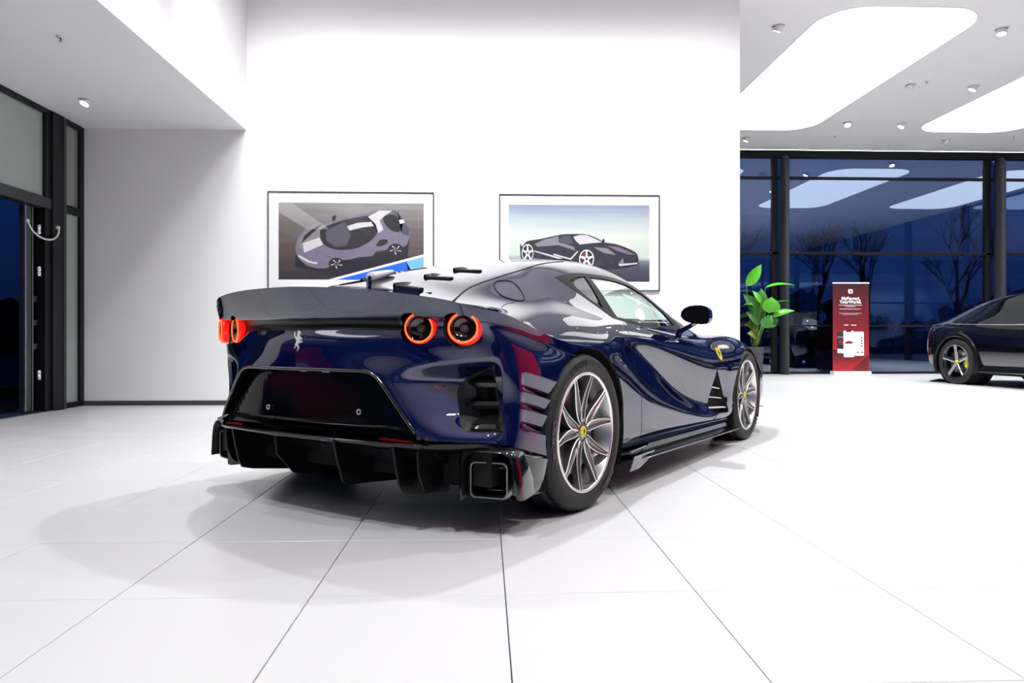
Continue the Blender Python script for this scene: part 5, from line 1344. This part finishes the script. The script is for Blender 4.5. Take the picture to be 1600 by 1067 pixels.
# ================================================================== BLACK CAR AT THE RIGHT EDGE
# frame: x forward, y left, z up; origin on the floor below the rear axle; its left side... the near side is +y or -y by heading
SUV_LOC = (9.03, 11.95, 0)
hd = math.radians(90 - (170.8 + 2.17))          # heading in world, measured from +x
suv = empty('sport_suv', SUV_LOC, hd); tag(suv, 'black tall sports car with five-spoke wheel and yellow caliper, cut by right photo edge', 'car')
SN = []
def scol(x, rows): SN.append([(x + dx, w_, z) for dx, w_, z in rows])
def sec(x, w_, zb, zm, belt, roof, rw, dx=0):
    return [(0, w_ * .93, zb), (0, w_ * .985, zb + .12), (0, w_, zm - .1), (0, w_, zm), (0, w_ * .985, zm + .12), (0, w_ * .955, belt - .06), (0, w_ * .91, belt), (dx * .3, w_ * .86, belt + .03), (dx * .6, (w_ * .86 + rw) / 2, (belt + roof) / 2), (dx, rw, roof - .05), (dx, rw * .8, roof), (dx, rw * .4, roof + .02), (dx, 0, roof + .025)]
for x, w_, zb, zm, belt, roof, rw in ((-.93, .70, .42, .70, .98, 1.02, .55), (-.86, .86, .36, .70, 1.00, 1.05, .60), (-.70, .95, .32, .68, 1.02, 1.10, .62), (-.4, .99, .30, .70, 1.03, 1.24, .62), (0, 1.005, .28, .72, 1.02, 1.40, .61), (.5, .995, .26, .70, 1.00, 1.50, .60), (1.0, .98, .25, .66, .98, 1.54, .60), (1.5, .975, .25, .66, .97, 1.55, .59), (2.0, .98, .25, .66, .97, 1.50, .58), (2.5, .99, .26, .68, .97, 1.28, .60), (2.8, 1.0, .28, .70, .96, 1.06, .66), (3.1, 1.0, .28, .70, .93, .97, .70), (3.5, .98, .30, .66, .86, .90, .70), (3.8, .90, .30, .60, .76, .80, .62), (3.95, .70, .32, .55, .66, .70, .5)):
    scol(x, sec(x, w_, zb, zm, belt, roof, rw))
SG = np.array(SN, float); SS = np.einsum('ac,crk,br->abk', bspline_basis(SG.shape[0], 6), SG, bspline_basis(SG.shape[1], 4))
def suv_parts():
    bm = surf_bm(SS); bmesh.ops.remove_doubles(bm, verts=bm.verts, dist=1e-6)
    # wheel openings
    kill = []
    for cx in (0, 3.02):
        for k in range(24):
            a0, a1 = 2 * PI * k / 24, 2 * PI * (k + 1) / 24; r = .43
            A = Vector((cx + r * math.cos(a0), 0, .39 + r * math.sin(a0))); B = Vector((cx + r * math.cos(a1), 0, .39 + r * math.sin(a1)))
            fs = [f for f in bm.faces if f.calc_center_median().y < -.5 and max(v.co.x for v in f.verts) > min(A.x, B.x) - .01 and min(v.co.x for v in f.verts) < max(A.x, B.x) + .01 and max(v.co.z for v in f.verts) > min(A.z, B.z) - .01 and min(v.co.z for v in f.verts) < max(A.z, B.z) + .01]
            if fs: bmesh.ops.bisect_plane(bm, geom=list({v for f in fs for v in f.verts}) + list({e_ for f in fs for e_ in f.edges}) + fs, dist=1e-6, plane_co=A, plane_no=(B - A).cross(Vector((0, 1, 0))).normalized())
    G1 = [(-.28, 1.06), (-.10, 1.17), (.15, 1.28), (.55, 1.40), (.55, 1.04), (.2, 1.03)]
    G2 = [(.62, 1.04), (.62, 1.41), (1.0, 1.45), (1.45, 1.46), (1.48, 1.00)]
    G3 = [(1.55, 1.00), (1.52, 1.46), (1.95, 1.42), (2.35, 1.24), (2.72, 1.00)]
    out_ = {'body': [], 'rear_window': [], 'door_window': [], 'front_window': []}
    for nm, Pq in (('rear_window', G1), ('door_window', G2), ('front_window', G3)):
        for k in range(len(Pq)):
            a, b = Pq[k], Pq[(k + 1) % len(Pq)]; A = Vector((a[0], 0, a[1])); B = Vector((b[0], 0, b[1]))
            fs = [f for f in bm.faces if f.calc_center_median().y < -.4 and max(v.co.x for v in f.verts) > min(A.x, B.x) - .01 and min(v.co.x for v in f.verts) < max(A.x, B.x) + .01 and max(v.co.z for v in f.verts) > min(A.z, B.z) - .01 and min(v.co.z for v in f.verts) < max(A.z, B.z) + .01]
            if fs: bmesh.ops.bisect_plane(bm, geom=list({v for f in fs for v in f.verts}) + list({e_ for f in fs for e_ in f.edges}) + fs, dist=1e-6, plane_co=A, plane_no=(B - A).cross(Vector((0, 1, 0))).normalized())
    for f in bm.faces:
        c = f.calc_center_median()
        if c.y < -.5 and any((c.x - cx) ** 2 + (c.z - .39) ** 2 < .43 ** 2 for cx in (0, 3.02)): continue
        hit = 'body'
        if c.y < -.4:
            for nm, Pq in (('rear_window', G1), ('door_window', G2), ('front_window', G3)):
                if inpoly(c.x, c.z, Pq): hit = nm
        out_[hit].append(f)
    for nm, fs in out_.items():
        for s in ((0,) if nm == 'body' else (1, -1)):
            b2 = bmesh.new(); mp = {}
            for sg in ((1, -1) if s == 0 else (s,)):
                mp = {}
                for f in fs:
                    vs = []
                    for v in f.verts:
                        if v not in mp: mp[v] = b2.verts.new((v.co.x, v.co.y * sg, v.co.z))
                        vs.append(mp[v])
                    b2.faces.new(vs if sg == 1 else vs[::-1])
            if s == 0: bmesh.ops.remove_doubles(b2, verts=[v for v in b2.verts if abs(v.co.y) < 1e-4], dist=1e-4)
            mesh_obj(nm, b2, 'black_paint' if nm == 'body' else 'suv_glass', suv, True)
    bm.free()
bsdf('suv_glass', (.006, .008, .012), .03, spec=.8, coat=1.0)
suv_parts()
for s in (1, -1):
    for cx in (0, 3.02):
        # arch cladding ring
        P = []
        for a in np.linspace(math.radians(-25), math.radians(205), 30):
            c_, s2 = math.cos(a), math.sin(a); ya = 1.015 - .01
            P.append([(cx + r * c_, y * s, .39 + r * s2) for r, y in ((.425, ya - .10), (.42, ya + .005), (.44, ya + .018), (.485, ya + .012), (.50, ya - .01), (.50, ya - .06))])
        sharp(mesh_obj('arch_cladding', solid_loft(P), 'satin_black', suv), 40)
        bm = bmesh.new(); add_lathe(bm, [(.45, -.96), (.45, -.62), (0, -.6)], 32, 'Y')
        for v in bm.verts: v.co = Vector((v.co.x + cx, v.co.y * s, v.co.z + .40))
        mesh_obj('wheel_well', bm, 'gap_black', suv, True)
        bm = bmesh.new(); rr_ = .285
        add_lathe(bm, [(rr_ + .006, .0), (rr_ + .002, -.006), (rr_ - .012, -.004), (rr_ - .018, .03), (rr_ - .03, .10), (rr_ - .03, .26)], 48, 'Y')
        for k in range(5):
            a0 = 2 * PI * k / 5 + .35; rows = []
            for t in np.linspace(0, 1, 8):
                r = .04 + (rr_ - .045) * t; hw = .040 - .012 * t + .010 * (t > .85); y = .03 * (1 - t)
                er = Vector((math.cos(a0), 0, math.sin(a0))); et = Vector((-math.sin(a0), 0, math.cos(a0)))
                rows.append([tuple(er * r + et * u + Vector((0, v, 0))) for u, v in ((-hw, y + .03), (-hw, y), (-hw * .4, y - .006), (0, y + .012), (hw * .4, y - .006), (hw, y), (hw, y + .03))])
            V = [[bm.verts.new(p) for p in row] for row in rows]
            for a in range(7):
                for b in range(6): bm.faces.new([V[a][b], V[a][b + 1], V[a + 1][b + 1], V[a + 1][b]])
        bmesh.ops.recalc_face_normals(bm, faces=bm.faces)
        wh = sharp(mesh_obj('wheel', bm, 'suv_rim', suv) if 'suv_rim' in MATS else mesh_obj('wheel', bm, bsdf('suv_rim', (.35, .35, .36), .2, metal=1.0), suv), 30)
        mesh_obj('tyre', tyre_bm(.392, .30, rr_), 'rubber', wh, True)
        bm = bmesh.new(); add_lathe(bm, [(.07, .08), (.20, .08), (.20, .11), (.07, .11)], 40, 'Y'); mesh_obj('brake_disc', bm, 'disc_steel', wh, True)
        bm = bmesh.new(); ca0 = (math.radians(-30), math.radians(38)) if (s == -1) == (cx == 0) or cx == 0 else (math.radians(142), math.radians(210))
        add_lathe(bm, [(.15, .055), (.225, .052), (.235, .065), (.235, .12), (.15, .13)], 14, 'Y', closed=True, a0=ca0[0] if s == -1 else PI - ca0[1], a1=ca0[1] if s == -1 else PI - ca0[0]); mesh_obj('brake_caliper', bm, 'yellow', wh, True)
        bm = bmesh.new(); add_lathe(bm, [(0, .018), (.028, .02), (.032, .03), (.034, .05)], 20, 'Y'); mesh_obj('centre_cap', bm, 'yellow', wh, True)
        wh.location = (cx, (1.0 if s == 1 else -1.0), .388)
        # outer face looks away from the car
        wh.rotation_euler = (0, 0, PI if s == 1 else 0)
    P = []
    for t in np.linspace(0, 1, 14):
        x = .40 + 2.25 * t
        P.append([(x, .90 * s, .33), (x, .985 * s, .31), (x, 1.0 * s, .27), (x, 1.01 * s, .22), (x, .96 * s, .19), (x, .85 * s, .2)])
    sharp(mesh_obj('rocker_panel', solid_loft(P), 'satin_black', suv), 40)
    bm = bmesh.new(); add_tube(bm, [(.42, 1.012 * s, .235), (2.6, 1.012 * s, .235)], .006, 6); mesh_obj('rocker_trim', bm, 'steel', suv)
    P = []
    for t in np.linspace(0, 1, 10):
        k = math.sqrt(max(.02, 1 - t ** 2)); P.append([(2.35 + .14 * t, (1.0 + .10 * k * math.cos(q * PI / 6)) * s, 1.06 + .07 * k * math.sin(q * PI / 6)) for q in range(12)])
    mesh_obj('mirror_housing', solid_loft(P), 'black_paint', suv, True)
    tube_obj('window_trim', bez([(-.30, .905 * s, 1.045), (.2, .925 * s, 1.02), (1.0, .915 * s, 1.0), (2.0, .90 * s, .99), (2.7, .89 * s, .985)], 5), .008, 'chrome', suv, 6)
bm = bmesh.new(); add_box(bm, -.6, 3.6, -.85, .85, .20, .35); mesh_obj('underbody', bm, 'gap_black', suv)
# small wheel chock ramp by the black car's rear tyre
bm = bmesh.new(); add_prism(bm, [(-.16, 0), (.10, 0), (.10, .02), (.02, .055), (-.14, .012)], .22)
M_ = Matrix.Translation((8.25, 12.6, 0)) @ Matrix.Rotation(math.radians(-20), 4, 'Z') @ Matrix.Rotation(PI / 2, 4, 'X')
bmesh.ops.transform(bm, matrix=M_, verts=bm.verts)
tag(mesh_obj('wheel_chock', bm, 'satin_black'), 'low black wedge on the floor at the rear tyre of the black car', 'wheel chock')
